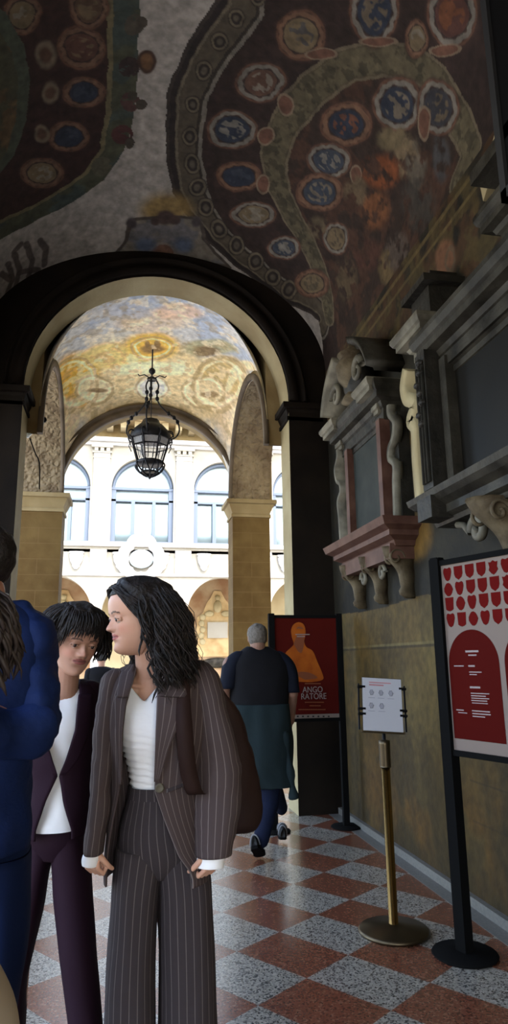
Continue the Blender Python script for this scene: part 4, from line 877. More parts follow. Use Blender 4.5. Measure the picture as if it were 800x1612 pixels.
def nline(x0, x1, z, h, m):
    bm = NB(); box(bm, (x0, -.0095, z-h/2), (x1, -.008, z+h/2), MS); fixn(bm); sub('printed_line', bm, m, nb_)
nline(-.078, .055, .128, .006, M['text_red']); nline(-.078, .01, .113, .008, M['text_red'])
for x, z in ((-.065, .068), (-.008, .068), (.052, .068), (-.068, -.01), (-.006, -.01)):
    bm = NB()
    for k in range(6):
        a = k*1.05; tube(bm, [MS @ Vector((x+.012*cos(a), -.009, z+.016*sin(a))), MS @ Vector((x+.014*cos(a+1.2), -.009, z+.018*sin(a+1.2)))], .0022, 5)
    box(bm, (x-.008, -.0095, z-.012), (x+.008, -.008, z+.01), MS); fixn(bm); sub('printed_drawing', bm, M['text_grey'], nb_)
    nline(x-.02, x+.02, z-.032, .003, M['text_grey'])
# ================================================ LANTERN
LC = Vector((.275, 8.65, 0))
t = thing('hanging_lantern', 'black wrought iron lantern hanging on scrolled arms in the far arch', 'lantern', LC+Vector((0, 0, 4.4)))
def L(r, a, z): return LC+Vector((r*cos(a), r*sin(a), z))
bm = NB(); ztop = v2z(LC.x, LC.y); tube(bm, [L(0, 0, ztop+.02), L(0, 0, 5.3)], .01, 8); lathe(bm, [(.02, 5.46), (.045, 5.43), (.045, 5.4), (.02, 5.37)], LC, 12); obj('rod', bm, M['iron'], t, smooth=True)
bm = NB(); lathe(bm, [(.06, 5.28), (.07, 5.3), (.03, 5.33)], LC, 12)
for k in range(3):
    a = radians(90+120*k); tube(bm, [L(.02, a, 5.3), L(.12, a, 5.33), L(.2, a, 5.29), L(.22, a, 5.31)], .008, 6)
obj('hub', bm, M['iron'], t, smooth=True)
for k in range(3):
    a = radians(20+120*k); bm = NB()
    pts = smooth_pts([tuple(L(r, a, z)) for r, z in ((.06, 5.3), (.1, 5.22), (.08, 5.1), (.1, 4.98), (.2, 4.88), (.34, 4.8), (.4, 4.73), (.42, 4.62), (.37, 4.52), (.27, 4.46))], 5)
    tube(bm, pts, .011, 7)
    for f_ in (.2, .3, .48, .56, .64): ball(bm, pts[int(f_*len(pts))], .027, (1, 1, 1.3), 8)
    tube(bm, [L(.27+.07*cos(x), a, 4.5+.07*sin(x)) for x in np.linspace(0, 5, 12)], .009, 6)
    obj('arm', bm, M['iron'], t, smooth=True)
bm = NB(); tube(bm, [L(0, 0, 5.3), L(0, 0, 4.6)], .007, 6); obj('chain', bm, M['iron'], t)
bm = NB(); lathe(bm, [(.02, 4.72), (.11, 4.7), (.13, 4.64), (.2, 4.6), (.25, 4.55), (.27, 4.5), (.28, 4.42), (.26, 4.41)], LC, 8); obj('crown', bm, M['iron'], t)
n6 = 8; hexz = [(.265, 4.42), (.17, 4.12)]
bm = NB()
for k in range(n6):
    a = 2*pi*(k+.5)/n6; a2 = 2*pi*(k+1.5)/n6
    tube(bm, [L(.265, a, 4.42), L(.175, a, 4.1)], .011, 6)
    for r, z in ((.265, 4.42), (.235, 4.32), (.175, 4.1)): tube(bm, [L(r, a, z), L(r, a2, z)], .01, 6)
    am = (a+a2)/2
    for s_ in (-.35, .35): tube(bm, [L(.235, am+s_*.5, 4.32), L(.17, am+s_*.5, 4.13)], .005, 5)
    tube(bm, [L(.27+.05*cos(x), a, 4.47+.05*sin(x)) for x in np.linspace(-1.5, 3.5, 8)], .01, 5)
    tube(bm, [L(.28, a, 4.42), L(.31, a, 4.36), L(.27, a, 4.28)], .007, 5)
obj('frame', bm, M['iron'], t)
bm = NB()
for k in range(n6):
    a = 2*pi*(k+.5)/n6; a2 = 2*pi*(k+1.5)/n6
    vs = [bm.verts.new(p) for p in (L(.258, a, 4.41), L(.258, a2, 4.41), L(.168, a2, 4.11), L(.168, a, 4.11))]; bm.faces.new(vs)
obj('glazing', bm, M['lamp_glass'], t)
bm = NB()
for k in range(n6):
    a = 2*pi*(k+.5)/n6; pts = smooth_pts([tuple(L(r, a+da, z)) for r, z, da in ((.175, 4.1, 0), (.2, 4.06, .1), (.17, 4.0, .25), (.12, 3.95, .35), (.05, 3.915, .4), (.01, 3.91, .4))], 3); tube(bm, pts, .011, 5)
    pts = smooth_pts([tuple(L(r, a-da, z)) for r, z, da in ((.175, 4.1, 0), (.19, 4.05, .15), (.15, 3.98, .3), (.1, 3.94, .45))], 3); tube(bm, pts, .009, 5)
lathe(bm, [(.17, 4.12), (.19, 4.1), (.17, 4.07)], LC, 16); lathe(bm, [(.005, 3.87), (.03, 3.9), (.02, 3.93)], LC, 10); lathe(bm, [(.12, 3.955), (.13, 3.965), (.12, 3.975)], LC, 16)
obj('basket', bm, M['iron'], t, smooth=True)
# ================================================ SMALL FIXTURES
t = cam_t = thing('security_camera', 'small dark security camera on a bracket beside the left side arch', 'camera', (-1.1, 7.7, 4.42))
q = WY(70, 663, 7.75)
bm = NB(); tube(bm, [(-1.14, 7.287, q.z-.06), (-1.12, 7.45, q.z-.05), (q.x-.01, 7.76, q.z-.02)], .012, 8); obj('bracket', bm, M['iron'], t)
bm = NB(); tube(bm, [(q.x-.07, 7.85, q.z+.03), (q.x, 7.7, q.z), (q.x+.005, 7.69, q.z)], [.035, .035, .03], 14); obj('housing', bm, M['mem_mid'], t, smooth=True)
bm = NB(); ball(bm, (q.x+.003, 7.69, q.z), .026, seg=12); obj('lens', bm, M['black'], t, smooth=True)
for (px, py, lab, sg) in ((45, 682, 'small white lamp on the left of the archway', 1), (436, 683, 'small white lamp on the right pier of the archway, by the carved soffit', -1)):
    q = WX(px, py, -1.07 if sg > 0 else 1.71); q.y = 7.33; q = WY(px, py, 7.33)
    t = thing('spot_lamp', lab, 'lamp', q)
    bm = NB(); lathe(bm, [(.005, -.05), (.03, -.045), (.035, .03), (.02, .045), (.003, .046)], (0, 0, 0), 14); bmesh.ops.transform(bm, matrix=Matrix.Translation(q) @ Matrix.Rotation(sg*.6, 4, 'Y'), verts=bm.verts); obj('shade', bm, M['lamp_white'], t, smooth=True)
    bm = NB(); tube(bm, [q+Vector((-sg*.0, .01, .02)), q+Vector((-sg*.06, -.02, .03)), q+Vector((-sg*.1, -.03, .03))], .008, 6); obj('bracket', bm, M['iron'], t)
bm = NB(); tube(bm, smooth_pts([tuple(WY(x, y, 7.9)) for x, y in ((47, 690), (55, 712), (62, 730), (62, 770))]), .008, 6); obj('cable', bm, M['black'], cam_t)
# ================================================ PEOPLE
def remeshed(name, bm, vox, m, parent, smooth_it=1, paintf=None):
    me = bpy.data.meshes.new(name); bm.normal_update(); bm.to_mesh(me); bm.free(); o = bpy.data.objects.new(name, me); COL.objects.link(o)
    r = o.modifiers.new('r', 'REMESH'); r.mode = 'VOXEL'; r.voxel_size = vox; r.use_smooth_shade = True
    if smooth_it: s_ = o.modifiers.new('s', 'SMOOTH'); s_.iterations = smooth_it; s_.factor = .5
    dg = bpy.context.evaluated_depsgraph_get(); me2 = bpy.data.meshes.new_from_object(o.evaluated_get(dg)); bpy.data.objects.remove(o)
    me2.name = name
    if paintf is not None:
        n = len(me2.vertices); co_ = np.zeros(n*3, np.float32); me2.vertices.foreach_get('co', co_); co_ = co_.reshape(-1, 3)
        cc = np.ones((n, 4), np.float32); cc[:, :3] = paintf(co_); at = me2.color_attributes.new('paint', 'FLOAT_COLOR', 'POINT'); at.data.foreach_set('color', cc.reshape(-1))
    me2.transform(Matrix.Translation(-Vector(parent.location))); me2.materials.clear(); me2.materials.append(m)
    return link(name, me2, parent)
def skin_mat(name):
    m = paint_mat(name, .48, .08, 120, .05); b = m.node_tree.nodes['Principled BSDF']
    b.inputs['Subsurface Weight'].default_value = .08; b.inputs['Subsurface Radius'].default_value = (.02, .008, .004)
    return m
M['face'] = skin_mat('face')
def interp(tab, z):
    for (a, va), (b, vb) in zip(tab[:-1], tab[1:]):
        if z <= b:
            t = (z-a)/(b-a); t = t*t*(3-2*t) if False else t; return va+(vb-va)*t
    return tab[-1][1]
def spl(tab):
    xs = np.array([p[0] for p in tab]); ys = np.array([p[1] for p in tab])
    def f(z):
        i = int(np.clip(np.searchsorted(xs, z)-1, 0, len(xs)-2)); x0, x1 = xs[i], xs[i+1]; h = x1-x0; t = min(1, max(0, (z-x0)/h))
        m0 = (ys[i+1]-ys[i-1])/(xs[i+1]-xs[i-1]) if i > 0 else (ys[1]-ys[0])/(xs[1]-xs[0])
        m1 = (ys[i+2]-ys[i])/(xs[i+2]-xs[i]) if i < len(xs)-2 else (ys[-1]-ys[-2])/(xs[-1]-xs[-2])
        return (2*t**3-3*t*t+1)*ys[i]+(t**3-2*t*t+t)*h*m0+(-2*t**3+3*t*t)*ys[i+1]+(t**3-t*t)*h*m1
    return f
YF = spl([(0, .035), (.006, .062), (.016, .076), (.028, .080), (.040, .0745), (.047, .0765), (.053, .0835), (.0585, .082), (.061, .0785), (.064, .0835), (.069, .0835), (.078, .0785), (.09, .078), (.105, .078), (.116, .0775), (.124, .082), (.134, .086), (.15, .088), (.17, .086), (.19, .075), (.207, .054), (.218, .028), (.224, .0)])
YBk = spl([(0, .0), (.02, -.02), (.04, -.045), (.06, -.07), (.09, -.092), (.12, -.104), (.15, -.107), (.175, -.1), (.2, -.078), (.215, -.048), (.224, -.005)])
WD = spl([(0, .012), (.006, .022), (.016, .034), (.03, .045), (.045, .053), (.06, .0585), (.08, .064), (.1, .068), (.12, .070), (.15, .0735), (.17, .071), (.19, .06), (.207, .043), (.218, .024), (.224, .003)])
YS = spl([(0, .035), (.006, .062), (.016, .074), (.04, .078), (.064, .079), (.09, .078), (.116, .0775), (.124, .082), (.134, .086), (.15, .088), (.17, .086), (.19, .075), (.207, .054), (.218, .028), (.224, .0)])
def g(x, s_): return math.exp(-(x/s_)**2)
def head_verts(nz=80, na=96, male=0):
    rings = []
    for i in range(nz):
        z = .224*(i/(nz-1)); 
        w_, yf, yb = WD(z), YF(z), YBk(z); ysm = YS(z)
        if male: w_ *= 1.06
        r = []
        for j in range(na):
            a = 2*pi*j/na; c = cos(a); s_ = sin(a)
            x = w_*math.copysign(abs(s_)**.92, s_); y = (yf if c > 0 else -yb)*math.copysign(abs(c)**(.8 if c > 0 else .95), c)
            if c > 0:
                ax = abs(x); y *= (ysm+(yf-ysm)*g(x, .021))/max(yf, 1e-4)
                # nose
                if .072 < z < .125:
                    t = (z-.086)/(.122-.086)
                    pr = .025*max(0, 1-t)**.85 if t > 0 else .025*max(0, 1-((.086-z)/.013)**2)
                    wd_ = .0075+.0055*g(z-.084, .011)
                    y += pr*g(x, wd_)
                    y += .009*g(ax-.0125, .0055)*g(z-.083, .0065)
                # eye sockets, brow, cheeks
                y -= .010*g(ax-.031, .016)*g(z-.113, .011)
                y += .0035*g(ax-.028, .02)*g(z-.130, .006)
                y += .004*g(ax-.040, .016)*g(z-.088, .014)
                y -= .002*g(ax-.040, .012)*g(z-.055, .012)
                y -= .004*g(x, .004)*g(z-.073, .003)
                y -= .004*g(ax-.026, .006)*g(z-.060, .006)
                y += .003*g(x, .014)*g(z-.02, .01)
                # eyeball with lid
                y += .0065*g(ax-.031, .0125)*g(z-.112, .0075)
            r.append(Vector((x, y, z)))
        rings.append(r)
    return rings
def add_head(bm, MH, male=0, ears=True):
    rings = head_verts(male=male)
    loft(bm, [[MH @ v for v in r] for r in rings])
    for s_ in (-1, 1):
        for zz, yy, rr in ((.1185, .0785, .0042), (.1060, .0755, .0032)):
            pr_ = [MH @ Vector((s_*.031+.0155*q, yy-.0075*q*q-(.002 if abs(q) > .8 else 0), zz-(.0045*q*q if zz > .11 else -.004*q*q))) for q in (-1, -.5, 0, .5, 1)]
            for a_, b_ in zip(pr_[:-1], pr_[1:]): capsule(bm, a_, rr, b_, rr, 8)
    if ears:
        for s_ in (-1, 1):
            for k in range(9):
                a = radians(-70+k*30); p = Vector((s_*.074, -.012-.012*cos(a)*1.0, .103+.026*sin(a)))
                q = Vector((s_*.078, -.012-.012*cos(a+.5), .103+.026*sin(a+.5)))
                capsule(bm, MH @ p, .0055, MH @ q, .0055, 8)
            capsule(bm, MH @ Vector((s_*.069, -.004, .1)), .008, MH @ Vector((s_*.069, -.006, .083)), .006, 8)
            capsule(bm, MH @ Vector((s_*.068, -.01, .12)), .007, MH @ Vector((s_*.071, -.012, .09)), .009, 8)
def head_frame(chin, face_dir, up=(0, 0, 1)):
    """chin: world point of the neck-side origin; face_dir: where the face looks"""
    f = Vector(face_dir).normalized(); u = Vector(up); u = (u-f*u.dot(f)).normalized(); r = f.cross(u)
    return Matrix(((r.x, f.x, u.x, chin[0]), (r.y, f.y, u.y, chin[1]), (r.z, f.z, u.z, chin[2]), (0, 0, 0, 1)))
def face_paint(MH, base, lip=(.42, .13, .12), dark=(.05, .03, .025), blush=(.62, .27, .2)):
    Mi = np.array(MH.inverted())
    def f(co_):
        l = co_ @ Mi[:3, :3].T + Mi[:3, 3]; c = np.ones((len(l), 3))*np.array(base)
        x, y, z = np.abs(l[:, 0]), l[:, 1], l[:, 2]; fr = (y > .03) & (z > -.01) & (z < .23) & (x < .09)
        def bl(m, col, a=1):
            mm = (np.clip(m, 0, 1)*fr*a)[:, None]; c[:] = c*(1-mm)+np.array(col)*mm
        bl(np.exp(-((x-.042)/.018)**2-((z-.083)/.016)**2), blush, .45); bl(np.exp(-(x/.012)**2-((z-.088)/.012)**2), blush, .3)
        zl = .060; bl(((x/.0245)**2+((z-zl)/.0098)**2 < 1), lip, .9); bl((x < .022) & (abs(z-.0605) < .0013), dark, .8)
        bl(np.exp(-((x-.031)/.016)**2-((z-.114)/.008)**2), np.array(base)*.6, .5)
        zb = .1305+.004*np.sin((x-.012)/.034*pi); bl((x > .012) & (x < .047) & (abs(z-zb) < .0028), dark, .85)
        bl((x > .004) & (x < .010) & (abs(z-.0785) < .0018), dark, .6)
        return c
    return f
def eyes(parent, MH, look=(0, 1, 0)):
    for s_ in (-1, 1):
        bm = NB(); c = Vector((s_*.031, .0668, .112)); ball(bm, MH @ c, .0122, seg=20); e = obj('eye', bm, M['eye_white'], parent, smooth=True)
        bm = NB(); d = Vector(look).normalized(); pc = c+d*.0075; ball(bm, MH @ pc, .0068, seg=14); sub('iris', bm, M['eye_dark'], e, smooth=True)
        bm = NB(); tube(bm, [MH @ Vector((s_*.031+.0145*cos(a)*1.0, .0815-.008*abs(cos(a)), .1115+.0045*sin(a))) for a in np.linspace(.05, pi-.05, 12)], [.0006]+[.0016]*10+[.0006], 6); sub('eyelashes', bm, M['eye_dark'], e, smooth=True)
def add_hand(bm, wrist, dirv, palm_n, thumb_side, curl=1.0, s=1.0):
    """palm at the wrist, four curled fingers and a thumb; palm_n: the way the palm faces"""
    d = Vector(dirv).normalized(); n = Vector(palm_n); n = (n-d*n.dot(d)).normalized(); w_ = d.cross(n)*thumb_side
    W0 = Vector(wrist)
    for k in range(4):
        u = (-.5+k/3)*.062*s; capsule(bm, W0+w_*u*.55, .015*s, W0+w_*u+d*.075*s, .0115*s, 10)
    L = [.068, .078, .084, .076]
    for k in range(4):
        u = (-.5+k/3)*.068*s; p = W0+w_*u+d*.078*s; a = 0; ln = L[k]*s
        for seg, (fr, ca) in enumerate(((.45, .75), (.32, 1.35), (.25, 1.1))):
            a += ca*curl*.8; q = p+(d*cos(a)+n*sin(a))*ln*fr; rr = (.0092-.0011*seg)*s; capsule(bm, p, rr, q, rr*.93, 10); p = q
    p = W0+w_*.026*s+d*.02*s; 
    for seg, (ln, v) in enumerate(((.04, w_*.75+d*.75+n*.3), (.034, d*.9+n*.6*curl+w_*.15), (.028, d*.7+n*.8*curl-w_*.25*curl))):
        v.normalize(); q = p+v*ln*s; rr = (.0125-.0015*seg)*s; capsule(bm, p, rr, q, rr*.9, 10); p = q
def rows(rws, y0, n=40, pw=.9, extra=None):
    """horizontal elliptical rings from measured half widths: (py, xL, xR, half depth[, y])"""
    out = []
    for r in rws:
        py, xl, xr, ry = r[:4]; yy = r[4] if len(r) > 4 else y0
        a = WY(xl, py, yy); b = WY(xr, py, yy); c = (a+b)/2
        out.append((c, (b.x-a.x)/2, ry))
    return out
def closed(rws, y0, n=40, pw=.9, bm=None, sub_=4):
    R_ = rows(rws, y0); R_ = dens(R_, sub_); bm = bm or NB()
    loft(bm, [ell(c, rx, ry, n, pw=pw) for c, rx, ry in R_]); return bm
def dens(R_, k):
    """smooth interpolation between rows"""
    A = np.array([[c.x, c.y, c.z, rx, ry] for c, rx, ry in R_]); out = []
    for i in range(len(A)-1):
        p0 = A[max(0, i-1)]; p1 = A[i]; p2_ = A[i+1]; p3 = A[min(len(A)-1, i+2)]
        for j in range(k):
            t = j/k; v = .5*((2*p1)+(-p0+p2_)*t+(2*p0-5*p1+4*p2_-p3)*t*t+(-p0+3*p1-3*p2_+p3)*t**3); out.append(v)
    out.append(A[-1]); return [(Vector(v[:3]), max(.004, v[3]), max(.004, v[4])) for v in out]
def shell(R_, open_a, open_b, thick, n=56, pw=.9, y0=2.1):
    """open garment: ring from the right opening edge round the back to the left one; openings are x functions of z"""
    bm = NB(); rings = []
    for c, rx, ry in R_:
        xa = open_a(c.z); xb = open_b(c.z)
        def ang(x):
            t = max(-.999, min(.999, (x-c.x)/rx)); t = math.copysign(abs(t)**(1/pw), t); return -math.acos(t)   # front is -y
        a0 = ang(xb); a1 = ang(xa)+2*pi
        rings.append(ell(c, rx, ry, n, pw=pw, a0=a0, a1=a1, closed=False))
    loft(bm, rings, close=False, caps=False)
    return bm
def thicken(bm, t): 
    bm.normal_update(); bmesh.ops.solidify(bm, geom=list(bm.faces), thickness=t); return bm
def drape(bm, front, xl, xr, z0, z1, off, nz=24, nx=8):
    """patch lying on a front surface y=front(x,z)"""
    rings = []
    for i in range(nz+1):
        z = z0+(z1-z0)*i/nz; a, b = xl(z), xr(z)
        if b-a < .0008: b = a+.0008
        rings.append([Vector((a+(b-a)*j/nx, front(a+(b-a)*j/nx, z)-off, z)) for j in range(nx+1)])
    loft(bm, rings, close=False, caps=False); return bm
def pwl(pts, y):
    """(px,py) polyline at depth y -> x as function of z"""
    q = sorted([(WY(a, b, y).z, WY(a, b, y).x) for a, b in pts]); zs = [p[0] for p in q]; xs = [p[1] for p in q]
    return lambda z: float(np.interp(z, zs, xs))
def front_of(R_, pw=.9):
    zs = np.array([c.z for c, _, _ in R_])[::-1]; C_ = np.array([[c.x, c.y, rx, ry] for c, rx, ry in R_])[::-1]
    def f(x, z):
        cx, cy, rx, ry = [np.interp(z, zs, C_[:, k]) for k in range(4)]
        t = min(.98, abs(x-cx)/rx); return cy-ry*(1-t**(2/pw))**(pw/2)
    return f
def strands(bm, items, n=5):
    for pts, r in items:
        k = len(pts); tube(bm, pts, [r*(.55+.45*sin(pi*min(1, (i+.6)/k*.9)))*(1 if i < k-1 else .25) for i in range(k)], n)
# ---------------------------------------------------------------- young woman in a pinstripe suit
Yw0 = 2.15
pl_ = WY(250, 1612, Yw0); root = Vector((.13, 2.15, 0))
t = thing('person', 'woman in brown pinstripe suit and white top, in profile facing left, dark wavy hair', 'person', root)
chin = WY(193, 1024, 2.08)
FD = Vector((-.955, -.28, -.10)).normalized(); TOP = WY(222, 918, 2.1)
# head frame: the local origin is under the chin; the face front is .08 ahead of it
org0 = WY(221, 1030, 2.10)
MH = head_frame(org0, FD, (-.06, 0, 1))
MH = MH @ Matrix.Scale(.98, 4)
young = t
bm = NB(); add_head(bm, MH)
nb0 = WY(240, 1078, 2.17); 
capsule(bm, MH @ Vector((0, -.035, .06)), .047, WY(238, 1062, 2.16), .047, 20)
capsule(bm, WY(238, 1055, 2.16), .046, WY(236, 1100, 2.18), .062, 20)
for (a, ra, b, rb_) in ((WY(236, 1085, 2.18), .05, WY(185, 1092, 2.18), .045), (WY(238, 1085, 2.18), .05, WY(300, 1082, 2.18), .045), (WY(238, 1115, 2.18), .07, WY(245, 1220, 2.19), .055), (WY(215, 1120, 2.18), .06, WY(260, 1120, 2.18), .06), (WY(245, 1220, 2.19), .055, WY(250, 1330, 2.18), .08),
                        (WY(218, 1340, 2.18), .055, WY(206, 1560, 2.18), .045), (WY(206, 1560, 2.18), .045, WY(200, 1800, 2.2), .04), (WY(275, 1340, 2.18), .075, WY(290, 1560, 2.18), .055), (WY(290, 1560, 2.18), .055, WY(295, 1800, 2.2), .04),
                        (WY(176, 1092, 2.18), .038, WY(162, 1210, 2.165), .027), (WY(162, 1210, 2.165), .027, WY(147, 1345, 2.11), .023), (WY(318, 1085, 2.17), .042, WY(345, 1210, 2.17), .034), (WY(345, 1210, 2.17), .034, WY(335, 1345, 2.06), .023)):
    capsule(bm, a, ra, b, rb_, 18)
# collar bones
for s_, x in ((-1, 200), (1, 275)): capsule(bm, WY(236, 1083, 2.125), .007, WY(x, 1078, 2.135), .006, 8)
add_hand(bm, WY(146, 1332, 2.10), (.02, -.05, -1), (.75, .65, 0), 1, 1.45, .72)
add_hand(bm, WY(332, 1332, 2.05), (-.05, -.05, -1), (-.7, .7, 0), -1, 1.45, .76)
ank = WY(200, 1800, 2.2)
for px in (200, 295):
    q = WY(px, 1812, 2.2); capsule(bm, Vector((q.x, 2.2, .06)), .035, Vector((q.x-.03, 2.04, .03)), .03, 12)
remeshed('body', bm, .0026, M['face'], t, 1, face_paint(MH, (.56, .32, .225), lip=(.4, .11, .1), blush=(.58, .24, .17)))
eyes(t, MH, (-.15, 1, -.25))
# hair: scalp cap and waves
def hair_cap(MH, hairline, off=.012, back_low=.03, bulk=(1.0, 1.0, 1.0)):
    rings = head_verts(60, 72); bm = NB(); g_ = {}
    for i, r in enumerate(rings):
        for j, v in enumerate(r):
            n_ = Vector((v.x, v.y, (v.z-.12)*1.0)); n_.normalize(); q = v+n_*off*(1+.5*mnoise.noise(v*40)); q.x *= bulk[0]; q.y *= bulk[1]; q.z = .12+(q.z-.12)*bulk[2]
            if hairline(v) > 0:
                k_ = min(1, hairline(v)/.035); q = v.lerp(q, .12+.88*k_); g_[i, j] = bm.verts.new(MH @ q)
    na = len(rings[0])
    for i in range(len(rings)-1):
        for j in range(na):
            k = [(i, j), (i, (j+1) % na), (i+1, (j+1) % na), (i+1, j)]
            if all(q in g_ for q in k): bm.faces.new([g_[q] for q in k])
    for v in [v for v in bm.verts if not v.link_faces]: bm.verts.remove(v)
    thicken(bm, -.004)
    return bm
def hl_w(v):
    return v.z-(.186 if v.y > .05 else .186-(.05-v.y)*1.7 if v.y > 0 else .06)
bm = hair_cap(MH, hl_w, .016, bulk=(1.12, 1.08, 1.04)); hc = obj('hair', bm, M['hair'], t, smooth=True)
rnd = random.Random(5)
def wave_lock(MH, az, el, length, flare, r, amp, rnd, back=0, freq=3.0, fwd=0, nseg=15, cx=(0, -.01, .12)):
    """az: 0 = face front, pi = back"""
    d = Vector((sin(az)*cos(el), cos(az)*cos(el), sin(el)))
    base = Vector((cx[0]+d.x*.078, cx[1]+d.y*.103, cx[2]+d.z*.105))
    ph = rnd.uniform(0, 6.28); pts = []
    out = Vector((d.x, d.y, 0)); out = out.normalized() if out.length > .01 else Vector((0, -1, 0))
    side = Vector((-out.y, out.x, 0))
    for i in range(nseg):
        u = i/(nseg-1); dn = length*u**1.25
        rad = flare*sin(min(1, u*1.6)*pi/2)
        p = base+out*(rad+max(0, .02*el)*u)+Vector((0, 0, -dn+.018*sin(pi*min(1, u*2.2))*(el > .3)))
        if el > .3: p += out*(1-sin(el))*0+out*sin(el)*.075*min(1, u*2.4)
        p += side*amp*sin(ph+u*freq*6.28)*(.3+u)+out*amp*.8*cos(ph+u*freq*6.28)*(.3+u)+Vector((0, -back*u*u, 0))+Vector((0, fwd*u, 0))
        pts.append(MH @ p)
    return pts, r
items = []
for i in range(820):
    el = rnd.uniform(-.15, 1.35); lim = 1.5+.25*max(0, el); az = rnd.uniform(lim, 2*pi-lim)
    back = abs(((az) % (2*pi))-pi) < 1.7
    ln = rnd.uniform(.15, .255) if back else rnd.uniform(.1, .19)
    items.append(wave_lock(MH, az, el, ln+.07*max(0, el), rnd.uniform(.0, .024) if back else rnd.uniform(.002, .014), rnd.uniform(.0018, .0045), rnd.uniform(.007, .019), rnd, freq=rnd.uniform(1.5, 2.8)))
for i in range(26):   # front locks falling beside the cheek (viewer side is the left cheek)
    az = rnd.choice((1, -1))*rnd.uniform(1.28, 1.5); items.append(wave_lock(MH, az, rnd.uniform(.3, .55), rnd.uniform(.1, .17), rnd.uniform(.0, .008), rnd.uniform(.002, .004), .008, rnd, freq=1.6))
for i in range(420):  # combed from the parting back over the temples
    sd_ = rnd.choice((-1, 1)); x0 = .006*sd_; y0 = rnd.uniform(-.06, .072); z0 = .226-.0035*((y0/.03)**2 if y0 > 0 else 0)
    b_ = Vector((x0, y0, z0)); ye = y0-rnd.uniform(.03, .06); ze = rnd.uniform(.09, .14); ln_ = rnd.uniform(0, .02)
    mid = Vector((sd_*(.062), y0+.012, .222-.4*max(0, y0))); e_ = Vector((sd_*(.084+ln_*.5), min(ye, .012), ze)); ph = rnd.uniform(0, 6)
    pts = []
    for k in range(11):
        u = k/10; q = b_*(1-u)**2+mid*2*u*(1-u)+e_*u*u; q += Vector((.003*sin(u*8+ph), .004*cos(u*7+ph), .003*sin(u*9+ph))); q = Vector((q.x*1.13, q.y*1.1, .12+(q.z-.12)*1.07)); pts.append(MH @ q)
    items.append((pts, rnd.uniform(.002, .0042)))
bm = NB(); strands(bm, items, 6); sub('waves', bm, M['hair'], hc, smooth=True)
bm = NB(); strands(bm, [wave_lock(MH, rnd.uniform(1.5, 2*pi-1.5), rnd.uniform(-.1, .9), rnd.uniform(.2, .3), rnd.uniform(.01, .04), .0012, .016, rnd, freq=2.4) for i in range(110)], 4); sub('loose_hair', bm, M['hair_brown'], hc, smooth=True)
bm = NB(); q = MH @ Vector((.072, -.075, .2)); tube(bm, [q+Vector((.03*cos(a), 0, .022*sin(a))) for a in np.linspace(0, 2.6, 10)], .005, 8); obj('hair_clip', bm, M['bag_brown'], t, smooth=True)
bm = NB(); ball(bm, MH @ Vector((-.079, .0, .076)), .004, seg=10); obj('earring', bm, M['brass'], t, smooth=True)
# white ruched top
TR = dens(rows([(1075, 188, 285, .055, 2.16), (1100, 182, 298, .082, 2.16), (1135, 184, 298, .1, 2.15), (1165, 190, 292, .1, 2.15), (1200, 200, 284, .085, 2.16), (1228, 205, 283, .078, 2.165), (1256, 208, 285, .07, 2.17)], 2.15), 8)
nk = pwl([(205, 1078), (228, 1106), (250, 1083)], 2.07)
bm = NB(); fr = front_of(TR, .9)
rings = [ell(c, rx, ry, 72, pw=.9) for c, rx, ry in TR]
zc_ = WY(228, 1106, 2.07).z; xc_ = WY(228, 1106, 2.07).x
top_z = WY(228, 1076, 2.07).z
for r in rings[:1]: pass
rings2 = []
for i, r in enumerate(rings):
    nr = []
    for v in r:
        z = v.z
        if v.y < 2.15:   # V neck cut: squeeze front vertices downward
            lim = zc_+abs(v.x-xc_)*1.05; z = min(z, lim)
        nr.append(Vector((v.x, v.y, z)))
    rings2.append(nr)
loft(bm, rings2, caps=False)
zlo = WY(240, 1165, 2.1).z
bm.normal_update()
for v in bm.verts:
    if v.co.z < zlo+.03:
        k = min(1, (zlo+.03-v.co.z)/.03); v.co += v.normal*.0045*k*sin((v.co.z+.16*(v.co.x-.1)+.006*mnoise.noise(v.co*25))*330)
    else: v.co += v.normal*.004*mnoise.noise(v.co*18)
obj('top', bm, M['white_cloth'], t, smooth=True)
bm = NB(); drape(bm, lambda x, z: fr(x, z), lambda z: xc_-.075+(zc_+.02-z)*0, lambda z: xc_-.02+(zc_+.05-z)*.9, zc_+.045, zc_-.02, .006, 10, 8); 
# trousers
bm = closed([(1236, 203, 290, .09), (1252, 199, 297, .095), (1300, 186, 312, .112), (1340, 186, 322, .108), (1372, 205, 305, .08)], 2.17, 56, .9)
closed([(1330, 181, 262, .1), (1385, 176, 252, .105), (1450, 172, 247, .105), (1530, 166, 245.5, .108), (1612, 163, 244.5, .112), (1790, 150, 240, .125)], 2.17, 48, .8, bm)
closed([(1330, 240, 328, .1), (1385, 246, 334, .105), (1450, 248, 337, .105), (1530, 249, 339, .108), (1612, 249, 341, .112), (1790, 250, 352, .125)], 2.17, 48, .8, bm)
wrinkle(bm, .008, 9, 3, (1, 1, .25)); tr = obj('trousers', bm, M['pin_trouser'], t)
bm = NB(); R_ = dens(rows([(1234, 202, 291, .094), (1243, 201, 293, .096), (1252, 199, 297, .099)], 2.17), 3); loft(bm, [ell(c, rx, ry, 56, pw=.9) for c, rx, ry in R_], caps=False); sub('waistband', bm, M['pin_trouser'], tr, smooth=True)
